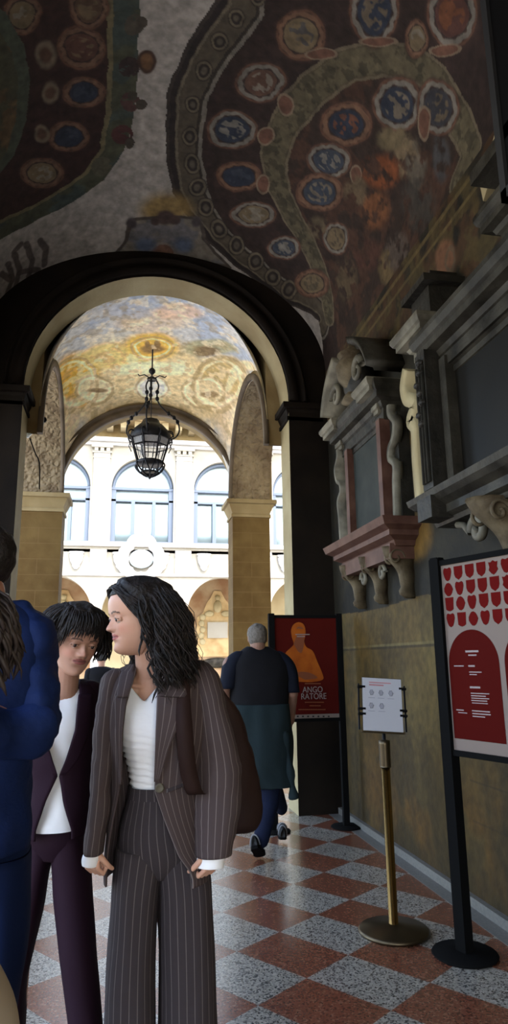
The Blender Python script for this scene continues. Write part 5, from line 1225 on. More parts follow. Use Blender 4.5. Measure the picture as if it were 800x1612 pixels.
# jacket
JR = dens(rows([(1047, 206, 290, .06, 2.18), (1056, 186, 312, .085, 2.175), (1070, 172, 326, .105, 2.165), (1100, 166, 330, .122, 2.155), (1150, 166, 328, .132, 2.145), (1200, 172, 318, .122, 2.15), (1243, 176, 312, .115, 2.15), (1300, 172, 316, .13, 2.15), (1350, 167, 322, .138, 2.15), (1382, 166, 326, .14, 2.15)], 2.15), 6)
oa = pwl([(214, 1045), (206, 1075), (195, 1110), (190, 1150), (190, 1245), (180, 1300), (172, 1350), (169, 1385)], 2.04)
ob = pwl([(262, 1045), (252, 1080), (247, 1110), (245, 1150), (243, 1245), (258, 1290), (280, 1345), (298, 1372), (302, 1385)], 2.04)
bm = shell(JR, oa, ob, .006, 72); wrinkle(bm, .005, 8, 1, (1, 1, .6)); thicken(bm, .005); jk = obj('jacket', bm, M['pin'], t, smooth=True)
jf = front_of(JR, .9)
# lapels
bm = NB(); drape(bm, jf, pwl([(206, 1052), (188, 1085), (182, 1100), (184, 1160), (190, 1245)], 2.03), pwl([(222, 1052), (210, 1075), (199, 1110), (194, 1150), (192, 1248)], 2.03), WY(0, 1100, 2.03).z, WY(0, 1246, 2.03).z, .012, 24, 6); thicken(bm, .005); sub('lapel', bm, M['pin'], jk)
bm = NB(); drape(bm, jf, pwl([(247, 1095), (244, 1150), (242, 1240)], 2.03), pwl([(294, 1090), (284, 1130), (264, 1180), (247, 1240)], 2.03), WY(0, 1094, 2.03).z, WY(0, 1240, 2.03).z, .012, 24, 8); thicken(bm, .005); sub('lapel', bm, M['pin'], jk)
# collar round the neck
bm = NB()
for s_, pts_in, pts_out in ((1, [(262, 1040, 2.2), (262, 1055, 2.12), (256, 1075, 2.06), (248, 1096, 2.035)], [(290, 1040, 2.22), (300, 1058, 2.12), (302, 1078, 2.065), (290, 1098, 2.035)]), (-1, [(218, 1042, 2.2), (214, 1055, 2.12), (209, 1075, 2.06), (203, 1096, 2.035)], [(198, 1046, 2.22), (190, 1060, 2.12), (186, 1078, 2.07), (184, 1096, 2.035)])):
    b_ = NB(); A_ = smooth_pts([tuple(WY(*q)) for q in pts_in], 5); B_ = smooth_pts([tuple(WY(*q)) for q in pts_out], 5)
    loft(b_, [[Vector(a).lerp(Vector(b), k/6)+Vector((0, -.012-.006*sin(pi*k/6), 0)) for k in range(7)] for a, b in zip(A_, B_)], close=False, caps=False); thicken(b_, .005); sub('collar', b_, M['pin'], jk)
bm.free()
# sleeves
def sleeve(rws, m, name, par, pw=.95, seed=0, y0=2.1, amp=.006, cuff=None):
    b_ = closed(rws, y0, 36, pw, sub_=6); wrinkle(b_, amp, 9, seed, (1, 1, .8)); wrinkle(b_, amp*.6, 13, seed+3, (1, 1, 2.5)); return sub(name, b_, m, par)
sleeve([(1040, 302, 316, .02, 2.17), (1046, 290, 330, .05, 2.165), (1062, 288, 343, .068, 2.15), (1100, 297, 354, .074, 2.13), (1150, 302, 366, .074, 2.12), (1205, 304, 380, .07, 2.12), (1260, 304, 378, .066, 2.1), (1310, 306, 371, .06, 2.07), (1344, 308, 366, .055, 2.05)], M['pin'], 'sleeve', jk, seed=4)
sleeve([(1052, 176, 188, .02, 2.17), (1058, 166, 198, .05, 2.165), (1075, 158, 194, .062, 2.16), (1110, 152, 190, .066, 2.15), (1160, 147, 186, .064, 2.14), (1220, 142, 180, .06, 2.13), (1280, 138, 174, .056, 2.12), (1342, 132, 164, .05, 2.1)], M['pin'], 'sleeve', jk, seed=6)
for rr in ([(1336, 312, 358, .042, 2.05), (1352, 310, 355, .044, 2.05), (1363, 309, 352, .044, 2.05)], [(1334, 134, 160, .036, 2.1), (1350, 129, 158, .037, 2.1), (1361, 129, 156, .037, 2.1)]):
    b_ = closed(rr, 2.1, 32, .95, sub_=4); wrinkle(b_, .003, 20, 2); obj('shirt_cuff', b_, M['white_cloth'], t, smooth=True)
c_ = WY(252, 1243, 2.0); c_ = Vector((c_.x, jf(c_.x, c_.z)-.012, c_.z))
bm = NB(); lathe(bm, [(.001, -.004), (.012, -.004), (.013, 0), (.009, .003), (.008, .002), (.001, .002)], (0, 0, 0), 20); bmesh.ops.transform(bm, matrix=Matrix.Translation(c_) @ Matrix.Rotation(radians(90), 4, 'X'), verts=bm.verts); sub('button', bm, M['mem_pale'], jk, smooth=True)
bm = NB(); pz = WY(280, 1238, 2.04); drape(bm, jf, lambda z: WY(262, 1240, 2.04).x, lambda z: WY(302, 1232, 2.04).x, pz.z+.004, pz.z-.006, .006, 3, 8); thicken(bm, .003); 
for v in bm.verts: v.co.z += (v.co.x-pz.x)*.25
sub('pocket_welt', bm, M['pin_trouser'], jk)
# shoulder bag
bagl = thing('shoulder_bag', 'soft brown shoulder bag hanging behind the pinstripe-suited woman\'s arm', 'bag', WY(385, 1250, 2.35))
bm = NB(); R_ = dens(rows([(1085, 335, 352, .02, 2.34), (1120, 345, 376, .04, 2.36), (1180, 350, 395, .055, 2.37), (1240, 354, 411, .06, 2.38), (1280, 356, 413, .06, 2.38), (1303, 358, 403, .05, 2.38), (1312, 362, 382, .02, 2.38)], 2.37), 5)
loft(bm, [ell(c, rx, ry, 36, pw=.85) for c, rx, ry in R_]); wrinkle(bm, .014, 6, 9); wrinkle(bm, .006, 14, 2); obj('pouch', bm, M['bag_brown'], bagl, smooth=True)
bm = NB(); sp_ = smooth_pts([tuple(WY(*q)) for q in [(330, 1110, 2.28), (322, 1062, 2.24), (306, 1040, 2.16), (294, 1052, 2.08), (289, 1100, 2.025), (291, 1160, 2.005), (298, 1220, 2.02), (312, 1250, 2.06), (330, 1200, 2.24)]], 6)
wds = [.01+.014*min(1, max(0, (i-14)/14)) for i in range(len(sp_))]
loft(bm, [[Vector(p)+Vector((sx*wds[i], -.006*sy, 0)) for sx, sy in ((-1, -1), (1, -1), (1, 1), (-1, 1))] for i, p in enumerate(sp_)]); obj('strap', bm, M['bag_brown'], bagl, smooth=True)
# ---------------------------------------------------------------- older woman in maroon
Y2w = 2.5
t = thing('person', 'woman with short dark hair in a maroon suit, looking down beside the man in blue', 'person', (-.12, 2.5, 0))
o0 = WY(105, 1058, 2.46); FD = Vector((.42, -.86, -.3)).normalized(); MH = head_frame(o0+Vector((-.0, .01, 0)), FD, (.12, 0, 1)) @ Matrix.Scale(1.03, 4)
older = t
bm = NB(); add_head(bm, MH)
capsule(bm, MH @ Vector((0, -.04, .05)), .05, WY(100, 1090, 2.52), .05, 20); capsule(bm, WY(100, 1085, 2.52), .05, WY(95, 1120, 2.55), .07, 18)
for (a, ra, b, rb_) in ((WY(95, 1110, 2.56), .06, WY(55, 1120, 2.56), .055), (WY(97, 1110, 2.56), .06, WY(135, 1105, 2.56), .055), (WY(95, 1130, 2.57), .08, WY(90, 1290, 2.57), .08), (WY(90, 1290, 2.57), .08, WY(88, 1315, 2.57), .07), (WY(64, 1345, 2.59), .04, WY(37, 1500, 2.63), .025), (WY(37, 1500, 2.63), .025, WY(20, 1700, 2.75), .022), (WY(110, 1345, 2.55), .06, WY(122, 1500, 2.5), .045), (WY(122, 1500, 2.5), .045, WY(140, 1700, 2.45), .035), (WY(140, 1110, 2.55), .05, WY(163, 1210, 2.6), .035), (WY(163, 1210, 2.6), .035, WY(178, 1310, 2.55), .025), (WY(50, 1120, 2.56), .05, WY(26, 1230, 2.58), .035), (WY(26, 1230, 2.58), .035, WY(10, 1340, 2.55), .025)):
    capsule(bm, a, ra, b, rb_, 16)
add_hand(bm, WY(179, 1318, 2.55), (.1, -.1, -1), (-.8, .4, 0), 1, .8, .8); add_hand(bm, WY(9, 1345, 2.55), (-.1, -.1, -1), (.8, .4, 0), -1, .8, .8)
for x, y in ((25, 2.75), (142, 2.45)):
    q = WY(x, 1700, y); capsule(bm, Vector((q.x, y, .06)), .035, Vector((q.x+.02, y-.15, .03)), .03, 12)
remeshed('body', bm, .0028, M['face'], t, 1, face_paint(MH, (.42, .235, .165), lip=(.26, .08, .08)))
eyes(t, MH, (.1, 1, -.1))
def hl_o(v):
    return v.z-(.182 if v.y > .05 else .182-(.05-v.y)*1.6 if v.y > 0 else .055)
bm = hair_cap(MH, hl_o, .015, bulk=(1.1, 1.07, 1.04)); hc = obj('hair', bm, M['hair'], t, smooth=True)
rnd = random.Random(11); items = []
for i in range(460):
    az = rnd.uniform(1.25, 2*pi-1.25); el = rnd.uniform(.0, 1.3); items.append(wave_lock(MH, az, el, rnd.uniform(.04, .085)+.07*max(0, el), rnd.uniform(.0, .009), rnd.uniform(.002, .0045), .006, rnd, freq=1.3, nseg=10))
for i in range(230):   # fringe combed forward from the crown
    az = rnd.uniform(-1.5, 1.5); d = Vector((sin(az)*.05, rnd.uniform(-.05, .02), .226)); pts = []
    e = Vector((sin(az)*.088+.01, .092*cos(az)+.006, rnd.uniform(.135, .172) if abs(az) < .8 else rnd.uniform(.09, .15))); mid = Vector((sin(az)*.085, .1*cos(az)+.006, .228))
    for k in range(9):
        u = k/8; pts.append(MH @ (d*(1-u)**2+mid*2*u*(1-u)+e*u*u+Vector((.003*sin(u*7+i), 0, 0))))
    items.append((pts, rnd.uniform(.002, .0042)))
bm = NB(); strands(bm, items, 6); sub('locks', bm, M['hair'], hc, smooth=True)
bm = NB(); ball(bm, MH @ Vector((-.078, .0, .07)), .006, seg=10); obj('earring', bm, M['white_cloth'], t, smooth=True)
SR_ = dens(rows([(1082, 78, 122, .05, 2.55), (1095, 55, 135, .08, 2.56), (1130, 45, 142, .12, 2.56), (1180, 48, 138, .13, 2.55), (1240, 48, 132, .125, 2.55), (1298, 46, 134, .13, 2.55)], 2.55), 6)
bm = NB(); rg = [ell(c, rx, ry, 56, pw=.9) for c, rx, ry in SR_]; zc_ = WY(100, 1100, 2.45).z; xc_ = WY(100, 1100, 2.45).x
loft(bm, [[Vector((v.x, v.y, min(v.z, zc_+abs(v.x-xc_)*.8) if v.y < 2.54 else v.z)) for v in r] for r in rg], caps=False); wrinkle(bm, .009, 9, 3, (1, 1, 2)); wrinkle(bm, .004, 22, 3, (1, 1, 2)); obj('top', bm, M['white_cloth'], t, smooth=True)
MR = dens(rows([(1072, 70, 132, .07, 2.58), (1082, 50, 148, .1, 2.57), (1110, 40, 158, .135, 2.56), (1180, 40, 152, .15, 2.55), (1225, 42, 146, .148, 2.55), (1270, 38, 144, .152, 2.55), (1306, 36, 142, .155, 2.55)], 2.55), 6)
oa = pwl([(78, 1070), (70, 1100), (68, 1150), (82, 1200), (92, 1220), (72, 1262), (58, 1306)], 2.42)
ob = pwl([(122, 1070), (124, 1100), (122, 1150), (106, 1195), (94, 1220), (100, 1262), (112, 1306)], 2.42)
bm = shell(MR, oa, ob, .006, 64); wrinkle(bm, .006, 8, 5); thicken(bm, .006); jk = obj('jacket', bm, M['maroon'], t, smooth=True); mf = front_of(MR, .9)
bm = NB(); drape(bm, mf, pwl([(122, 1100), (118, 1150), (104, 1195), (93, 1222)], 2.41), pwl([(142, 1096), (140, 1150), (122, 1195), (97, 1224)], 2.41), WY(0, 1098, 2.41).z, WY(0, 1222, 2.41).z, .012, 20, 8); thicken(bm, .008); sub('lapel', bm, M['maroon'], jk)
bm = NB(); drape(bm, mf, pwl([(48, 1100), (50, 1150), (72, 1195), (90, 1222)], 2.41), pwl([(70, 1100), (70, 1150), (84, 1195), (93, 1222)], 2.41), WY(0, 1098, 2.41).z, WY(0, 1222, 2.41).z, .012, 20, 8); thicken(bm, .008); sub('lapel', bm, M['maroon'], jk)
sleeve([(1070, 130, 142, .02, 2.58), (1078, 120, 158, .06, 2.575), (1100, 122, 168, .075, 2.57), (1150, 128, 176, .068, 2.57), (1200, 142, 184, .06, 2.6), (1250, 150, 190, .055, 2.6), (1305, 160, 194, .048, 2.56)], M['maroon'], 'sleeve', jk, seed=2)
sleeve([(1070, 52, 64, .02, 2.58), (1078, 36, 74, .06, 2.575), (1100, 26, 70, .075, 2.57), (1160, 14, 60, .068, 2.57), (1230, 4, 48, .06, 2.59), (1330, -8, 30, .05, 2.56)], M['maroon'], 'sleeve', jk, seed=3)
bm = closed([(1285, 46, 134, .125), (1318, 46, 139, .125), (1346, 60, 122, .09)], 2.57, 48)
closed([(1310, 46, 100, .1, 2.58), (1360, 42, 82, .095, 2.59), (1420, 32, 70, .085, 2.6), (1500, 22, 52, .08, 2.63), (1560, 18, 42, .078, 2.66), (1700, 4, 36, .08, 2.75)], 2.57, 40, .9, bm)
closed([(1310, 76, 138, .11, 2.56), (1360, 80, 142, .1, 2.55), (1420, 84, 146, .09, 2.53), (1500, 92, 152, .085, 2.5), (1560, 100, 158, .083, 2.49), (1700, 116, 168, .08, 2.45)], 2.57, 40, .9, bm)
wrinkle(bm, .006, 8, 8, (1, 1, .4)); obj('trousers', bm, M['maroon'], t, smooth=True)
# ---------------------------------------------------------------- man in a blue suit, cut by the left edge
t = thing('person', 'man in a bright blue suit with folded arms at the left edge of the picture', 'person', (-.34, 1.85, 0))
o0 = WY(-46, 962, 1.86); MH = head_frame(o0, Vector((-.93, .33, -.1)), (0, 0, 1)) @ Matrix.Scale(1.03, 4)
blueman = t
bm = NB(); add_head(bm, MH, 1)
capsule(bm, MH @ Vector((0, -.03, .05)), .058, WY(-25, 985, 1.9), .06, 18)
for (a, ra, b, rb_) in ((WY(-30, 975, 1.9), .07, WY(-30, 1150, 1.9), .13), (WY(-30, 1150, 1.9), .12, WY(-35, 1330, 1.9), .12), (WY(-90, 1010, 1.9), .07, WY(38, 1010, 1.9), .065), (WY(45, 1015, 1.9), .055, WY(48, 1120, 1.88), .045), (WY(45, 1140, 1.86), .042, WY(-75, 1118, 1.7), .03), (WY(-105, 1015, 1.9), .055, WY(-115, 1140, 1.86), .045), (WY(-115, 1140, 1.86), .042, WY(-100, 1115, 1.74), .032), (WY(-70, 1330, 1.9), .06, WY(-78, 1580, 1.94), .04), (WY(-78, 1580, 1.94), .04, WY(-82, 1850, 1.95), .035), (WY(3, 1340, 1.9), .055, WY(0, 1580, 1.9), .035), (WY(0, 1580, 1.9), .035, WY(-10, 1850, 1.93), .03)):
    capsule(bm, a, ra, b, rb_, 16)
add_hand(bm, WY(-75, 1118, 1.7), (-1, -.1, .1), (0, .9, 0), 1, .6, .9); add_hand(bm, WY(-100, 1115, 1.74), (.6, .6, -.3), (0, .9, 0), -1, 1.2, .7)
for x in (-78, -6):
    q = WY(x, 1850, 1.93); capsule(bm, Vector((q.x, 1.95, .06)), .04, Vector((q.x-.14, 1.95, .035)), .035, 12)
remeshed('body', bm, .004, M['face'], t, 1, face_paint(MH, (.34, .17, .12)))
def hl_m(v):
    return v.z-(.172 if v.y > .05 else .172-(.05-v.y)*.6 if v.y > -.03 else max(.05, .124+(v.y+.03)*3))
bm = hair_cap(MH, hl_m, .009, bulk=(1.03, 1.03, 1.02)); obj('hair', bm, M['hair'], t, smooth=True)
bm = NB(); R_ = dens(rows([(935, -52, 10, .06, 1.9), (950, -58, 12, .068, 1.9), (975, -66, 20, .08, 1.9)], 1.9), 4); loft(bm, [ell(c, rx, ry, 40) for c, rx, ry in R_], caps=False); thicken(bm, .006); obj('shirt_collar', bm, M['shirt_blue'], t, smooth=True)
bm = closed([(938, -50, 8, .065, 1.93), (952, -72, 30, .09, 1.92), (975, -105, 62, .115, 1.91), (1000, -130, 76, .13, 1.9), (1060, -138, 76, .15, 1.9), (1130, -130, 62, .155, 1.9), (1200, -122, 52, .15, 1.9), (1260, -124, 50, .155, 1.9), (1333, -130, 48, .165, 1.9)], 1.9, 64, .88, sub_=6)
wrinkle(bm, .015, 6, 4, (1, 1, 1.6)); jk = obj('jacket', bm, M['blue_suit'], t, smooth=True)
bm = closed([(948, 22, 40, .02, 1.92), (955, 18, 58, .06, 1.915), (975, 22, 80, .085, 1.91), (1010, 30, 91, .09, 1.9), (1060, 34, 91, .088, 1.89), (1110, 34, 88, .085, 1.87), (1150, 30, 86, .085, 1.85), (1172, 30, 76, .07, 1.84), (1184, 38, 62, .03, 1.84)], 1.9, 40, .95, sub_=6)
P_ = smooth_pts([tuple(WY(*q)) for q in [(62, 1135, 1.85), (30, 1150, 1.8), (-10, 1150, 1.74), (-50, 1130, 1.69)]], 6); tube(bm, P_, [.062, .07, .072, .07, .068, .066, .064, .062, .06, .059, .058, .057, .056, .055, .053, .052, .05, .049, .048][:len(P_)], 24)
wrinkle(bm, .016, 7, 12, (1, 1, 2.2)); wrinkle(bm, .008, 15, 5, (1, 1, 2)); sub('sleeve', bm, M['blue_suit'], jk, smooth=True)
bm = closed([(950, -110, -90, .02, 1.92), (975, -150, -90, .085, 1.91), (1060, -165, -105, .088, 1.89), (1150, -160, -105, .085, 1.85), (1180, -150, -120, .05, 1.84)], 1.9, 30, .95, sub_=4)
tube(bm, smooth_pts([tuple(WY(*q)) for q in [(-130, 1140, 1.85), (-90, 1150, 1.76), (-75, 1112, 1.72)]], 6), .05, 20); wrinkle(bm, .008, 8, 2); sub('sleeve', bm, M['blue_suit'], jk, smooth=True)
bm = closed([(1310, -118, 44, .14, 1.91), (1380, -116, 46, .14, 1.91)], 1.9, 40)
closed([(1340, -40, 47, .13, 1.91), (1420, -36, 46, .12, 1.91), (1500, -34, 40, .11, 1.91), (1600, -34, 26, .105, 1.92), (1850, -38, 14, .1, 1.93)], 1.9, 36, .9, bm)
closed([(1340, -118, -30, .13, 1.92), (1500, -110, -40, .11, 1.93), (1600, -108, -50, .105, 1.94), (1850, -112, -54, .1, 1.95)], 1.9, 36, .9, bm)
wrinkle(bm, .007, 8, 9, (1, 1, .5)); obj('trousers', bm, M['blue_trouser'], t, smooth=True)
# ---------------------------------------------------------------- nearest onlooker: back of the head and cream coat
t = thing('person', 'person with dark wavy hair seen from behind at the lower left, nearest the camera', 'person', (-.42, 1.15, 0))
o0 = WY(-124, 1152, 1.15); MH = head_frame(o0, Vector((-.4, .9, -.05)), (0, 0, 1))
onlooker = t
bm = NB(); add_head(bm, MH)
capsule(bm, MH @ Vector((0, -.03, .05)), .052, o0+Vector((.0, -.02, -.09)), .055, 16)
b0 = o0+Vector((0, -.02, 0)); b0_on = b0
for (a, ra, b, rb_) in (((0, 0, -.14), .05, (-.02, 0, -.55), .05), ((-.02, 0, -.55), .05, (-.02, 0, -.68), .06), ((-.11, 0, -.19), .03, (.03, 0, -.19), .03), ((-.1, 0, -.76), .05, (-.1, 0, -1.33), .035), ((.05, 0, -.76), .05, (.05, 0, -1.33), .035), ((-.2, 0, -.27), .03, (-.21, -.03, -.6), .024), ((-.21, -.03, -.6), .028, (-.2, -.08, -.66), .026), ((.03, 0, -.25), .035, (.03, -.03, -.6), .026)):
    capsule(bm, b0+Vector(a), ra, b0+Vector(b), rb_, 14)
remeshed('body', bm, .005, M['face'], t, 1, face_paint(MH, (.5, .3, .22)))
bm = hair_cap(MH, lambda v: v.z-.04 if v.y < .03 else v.z-.16, .014, bulk=(1.1, 1.06, 1.04)); hc = obj('hair', bm, M['hair_brown'], t, smooth=True)
rnd = random.Random(2); items = [wave_lock(MH, rnd.uniform(.7, 2*pi-.7), rnd.uniform(-.1, 1.3), rnd.uniform(.04, .09)+.03, rnd.uniform(.0, .012), rnd.uniform(.002, .005), .008, rnd, freq=1.3, nseg=11) for i in range(380)]
bm = NB(); strands(bm, items, 6); sub('locks', bm, M['hair_brown'], hc, smooth=True)
bm = closed([(1178, -170, -85, .06), (1200, -215, -50, .08), (1300, -262, -32, .12), (1440, -270, -26, .13), (1530, -272, -12, .14), (1590, -275, 14, .15), (1660, -280, 30, .16), (1900, -290, 50, .17)], 1.15, 44, .95, sub_=5); wrinkle(bm, .006, 6, 1); ct = obj('coat', bm, M['cream'], t, smooth=True)
for pth, rr_ in (([(-.12, 0, -.17), (-.2, 0, -.24), (-.22, -.02, -.42), (-.2, -.08, -.6)], [.07, .068, .062, .052]), ([(.02, 0, -.18), (.035, 0, -.27), (.045, -.0, -.42), (.03, -.04, -.58)], [.06, .055, .05, .045])):
    b_ = NB(); tube(b_, smooth_pts([tuple(b0+Vector(q)) for q in pth], 5), list(np.interp(np.linspace(0, 3, 16), range(4), rr_)), 20); wrinkle(b_, .006, 9, 2); sub('sleeve', b_, M['cream'], ct, smooth=True)
bm = NB()
for x in (-.1, .05): capsule(bm, b0+Vector((x, 0, -.62)), .1, b0+Vector((x, 0, -1.28)), .07, 18)
obj('trousers', bm, M['charcoal'], t, smooth=True)
# ---------------------------------------------------------------- walking man seen from behind
t = thing('person', 'grey-haired man walking away with a jumper tied round his waist, before the orange bust poster', 'person', (1.05, 5.55, 0))
YM = 5.55
o0 = WY(406, 1026, YM-.02); MH = head_frame(o0, Vector((.1, .98, -.12)), (0, .08, 1))
bm = NB(); add_head(bm, MH, 1)
def wm(px, py, dy=0): return WY(px, py, YM+dy)
capsule(bm, MH @ Vector((0, -.02, .06)), .062, wm(406, 1034), .065, 16)
for (a, ra, b, rb_) in ((wm(406, 1030), .07, wm(408, 1110), .14), (wm(408, 1110), .14, wm(412, 1190), .14), (wm(378, 1040), .07, wm(438, 1040), .07), (wm(362, 1045), .06, wm(354, 1085, -.02), .045), (wm(354, 1085, -.02), .042, wm(358, 1130, .14), .032), (wm(452, 1048), .06, wm(461, 1092, -.02), .045), (wm(461, 1092, -.02), .042, wm(458, 1135, .16), .032),
                        (wm(424, 1190), .1, wm(423, 1262, -.02), .07), (wm(423, 1262, -.02), .068, wm(410, 1325, -.1), .045), (wm(400, 1190), .1, wm(428, 1235, .22), .065), (wm(428, 1235, .22), .06, wm(443, 1272, .45), .04)): capsule(bm, a, ra, b, rb_, 14)
add_hand(bm, wm(358, 1130, .14), (0, .6, -.7), (1, 0, 0), 1, .8, 1); add_hand(bm, wm(458, 1135, .16), (0, .6, -.7), (-1, 0, 0), -1, .8, 1)
remeshed('body', bm, .006, M['face'], t, 1, face_paint(MH, (.2, .11, .08)))
bm = hair_cap(MH, lambda v: (v.z-.05 if v.y < -.02 else v.z-.1) if v.y < .03 else v.z-.17, .009, bulk=(1.03, 1.03, 1.02)); hc = obj('hair', bm, M['hair_grey'], t, smooth=True)
bm = closed([(1018, 392, 422, .06), (1024, 380, 432, .09), (1034, 366, 448, .12), (1055, 360, 458, .14), (1085, 362, 455, .155), (1118, 364, 452, .16), (1130, 366, 452, .16)], YM, 48, .9); wrinkle(bm, .01, 7, 3); ve = obj('shirt', bm, M['charcoal'], t, smooth=True)
for s_, rr in ((0, [(1025, 372, 386, .04, YM), (1032, 360, 388, .075, YM), (1045, 351, 382, .085, YM), (1065, 347, 374, .08, YM-.01), (1084, 343, 370, .07, YM-.02)]), (1, [(1025, 426, 440, .04, YM), (1032, 426, 453, .075, YM), (1045, 432, 464, .085, YM), (1065, 441, 469, .08, YM-.01), (1090, 447, 472, .07, YM-.02)])):
    b_ = closed(rr, YM, 28, .95); wrinkle(b_, .006, 8, s_); sub('sleeve', b_, M['navy'], ve)
bm = NB(); rg = rows([(1108, 364, 454, .165), (1125, 362, 456, .175), (1160, 366, 457, .185), (1200, 372, 456, .185), (1222, 380, 458, .18), (1236, 400, 462, .17)], YM); rg = dens(rg, 5)
loft(bm, [ell(c, rx, ry, 48, pw=.9) for c, rx, ry in rg], caps=False); wrinkle(bm, .02, 6, 7, (1.6, 1.6, .5)); thicken(bm, .01); jm = obj('tied_jumper', bm, M['teal'], t, smooth=True)
bm = NB(); P_ = [tuple(WY(x, y, YM-.12)) for x, y in ((447, 1150), (452, 1190), (459, 1230), (463, 1258))]; tube(bm, smooth_pts(P_, 5), [.035+.012*sin(i) for i in range(16)], 12); wrinkle(bm, .01, 9, 1); sub('loose_sleeve', bm, M['teal'], jm, smooth=True)
bm = NB()
for a, b in (((424, 1190, 0, .115), (423, 1262, -.02, .085)), ((423, 1262, -.02, .085), (411, 1322, -.1, .062)), ((404, 1190, 0, .115), (428, 1235, .22, .08)), ((428, 1235, .22, .08), (443, 1272, .45, .056))): capsule(bm, wm(*a[:3]), a[3], wm(*b[:3]), b[3], 20)
wrinkle(bm, .006, 9, 4); obj('jeans', bm, M['jeans'], t, smooth=True)
def shoe(heel, toe, upv, sc, nm='shoe'):
    """heel and toe points of the sole"""
    h = Vector(heel); d = (Vector(toe)-h); ln = d.length; d.normalize(); u = Vector(upv); u = (u-d*u.dot(d)).normalized(); s_ = d.cross(u)
    f = lambda a, b, c: h+d*a*ln+s_*b+u*c
    bm = NB(); n = 20; prof = [(0, .02), (.05, .034), (.2, .036), (.45, .036), (.7, .046), (.9, .04), (1, .016)]
    def wdt(a): return float(np.interp(a, [p[0] for p in prof], [p[1] for p in prof]))
    hs = lambda a: float(np.interp(a, [0, .1, .3, .5, .75, 1], [.085, .1, .1, .075, .05, .03]))
    A_ = np.linspace(0, 1, 16)
    loft(bm, [[f(a, wdt(a)*cos(x)*(1 if sin(x) < 0 else 1), .018+(hs(a)-.018)*max(0, sin(x))) for x in np.linspace(0, 2*pi, 20, endpoint=False)] for a in A_]); 
    so_ = NB(); loft(so_, [[f(a, wdt(a)*1.06*cos(x), .01+.012*math.copysign(1, sin(x)+1e-6)) for x in np.linspace(0.01, 2*pi+.01, 20, endpoint=False)] for a in A_])
    sh = obj(nm, bm, M['black_soft'], t, smooth=True); sub('sole', so_, M['black'], sh)
    b_ = NB()
    for a in (.12, .42, .55): tube(b_, [f(a, wdt(a)*1.03*cos(x), .02+(hs(a)-.014)*max(0, sin(x))) for x in np.linspace(.1, pi-.1, 10)], .006, 6)
    sub('stripe', b_, M['shoe_white'], sh, smooth=True)
hp = WY(404, 1318, YM-.18); tp = WY(421, 1352, YM+.02); tp.z = max(tp.z, .01); hp2 = Vector((hp.x-.02, YM-.22, .13)); shoe(hp2, (hp.x+.07, YM+.0, .012), (0, .6, .8), 1)
q = WY(443, 1280, YM+.5); shoe((q.x-.02, YM+.38, .03), (q.x+.03, YM+.64, .08), (0, -.2, 1), 1)
# ---------------------------------------------------------------- distant visitor in the courtyard
YD = 12.0
t = thing('person', 'distant dark-haired visitor in a dark jacket, out in the bright courtyard', 'person', (WY(160, 1040, YD).x, YD, -.04))
xd = WY(160, 1040, YD).x; 
MH = head_frame((xd, YD, 1.47), Vector((-.6, .75, -.1)), (0, 0, 1)); bm = NB(); add_head(bm, MH, 1)
capsule(bm, (xd, YD+.0, 1.52), .055, (xd, YD, 1.4), .06, 12)
for (a, ra, b, rb_) in (((0, 0, 1.35), .09, (0, 0, 1.0), .13), ((-.15, 0, 1.36), .055, (.15, 0, 1.36), .055), ((-.19, 0, 1.34), .05, (-.24, 0, 1.08), .04), ((-.24, 0, 1.08), .04, (-.15, .2, .95), .03), ((.19, 0, 1.34), .05, (.24, 0, 1.08), .04), ((.24, 0, 1.08), .04, (.15, .2, .95), .03), ((-.09, 0, .95), .09, (-.1, 0, .5), .06), ((-.1, 0, .5), .06, (-.1, 0, .06), .045), ((.09, 0, .95), .09, (.12, .05, .5), .06), ((.12, .05, .5), .06, (.12, .0, .06), .045), ((-.1, 0, 0), .04, (-.12, .14, 0), .035), ((.12, 0, 0), .04, (.13, .14, 0), .035)):
    capsule(bm, Vector((xd, YD, 0))+Vector(a), ra, Vector((xd, YD, 0))+Vector(b), rb_, 12)
remeshed('body', bm, .009, M['face'], t, 1, face_paint(MH, (.42, .24, .17)))
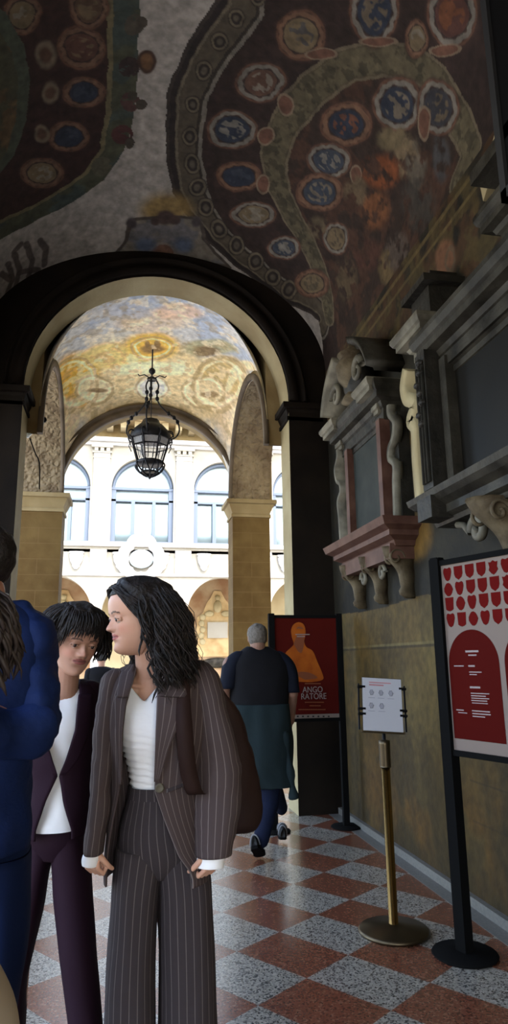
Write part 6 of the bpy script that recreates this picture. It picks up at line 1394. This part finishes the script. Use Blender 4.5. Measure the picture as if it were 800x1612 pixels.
bm = hair_cap(MH, lambda v: (v.z-.06 if v.y < .03 else v.z-.165), .014, bulk=(1.05, 1.05, 1.03)); obj('hair', bm, M['hair'], t, smooth=True)
bm = NB(); R_ = dens([(Vector((xd, YD, z)), rx, ry) for z, rx, ry in ((1.44, .08, .07), (1.4, .2, .1), (1.3, .22, .13), (1.1, .2, .14), (.85, .2, .15))], 4); loft(bm, [ell(c, rx, ry, 30) for c, rx, ry in R_]); wrinkle(bm, .015, 6, 1)
jk = obj('jacket', bm, M['charcoal'], t, smooth=True)
for s_ in (-1, 1):
    b_ = NB(); capsule(b_, (xd+s_*.2, YD, 1.35), .07, (xd+s_*.25, YD, 1.08), .058, 14); capsule(b_, (xd+s_*.25, YD, 1.08), .058, (xd+s_*.17, YD+.16, .97), .045, 14); sub('sleeve', b_, M['charcoal'], jk, smooth=True)
bm = NB(); capsule(bm, (xd-.09, YD, .9), .11, (xd-.1, YD, .06), .065, 16); capsule(bm, (xd+.09, YD, .9), .11, (xd+.12, YD, .06), .065, 16); obj('trousers', bm, M['jeans'], t, smooth=True)

# plain dark shoes of the four people in front
for who, spots in ((young, [(WY(200, 1812, 2.2).x, 2.2), (WY(295, 1812, 2.2).x, 2.2)]), (older, [(WY(25, 1700, 2.75).x, 2.75), (WY(142, 1700, 2.45).x, 2.45)]), (blueman, [(WY(-82, 1850, 1.95).x, 1.95), (WY(-10, 1850, 1.93).x, 1.93)]), (onlooker, [(b0_on.x-.1, 1.15), (b0_on.x+.05, 1.15)])):
    t = who
    dx, dy = {0: (-.03, -.2), 1: (.04, -.2), 2: (-.2, .06), 3: (-.05, .2)}[[young, older, blueman, onlooker].index(who)]
    for x, y in spots:
        bm = NB(); capsule(bm, (x-dx*.25, y-dy*.25, .052), .052, (x+dx*.8, y+dy*.8, .042), .044, 18); capsule(bm, (x, y, .05), .045, (x, y, .12), .042, 16)
        for v in bm.verts: v.co.z = max(v.co.z, .004)
        obj('shoe', bm, M['black_soft'], t, smooth=True)
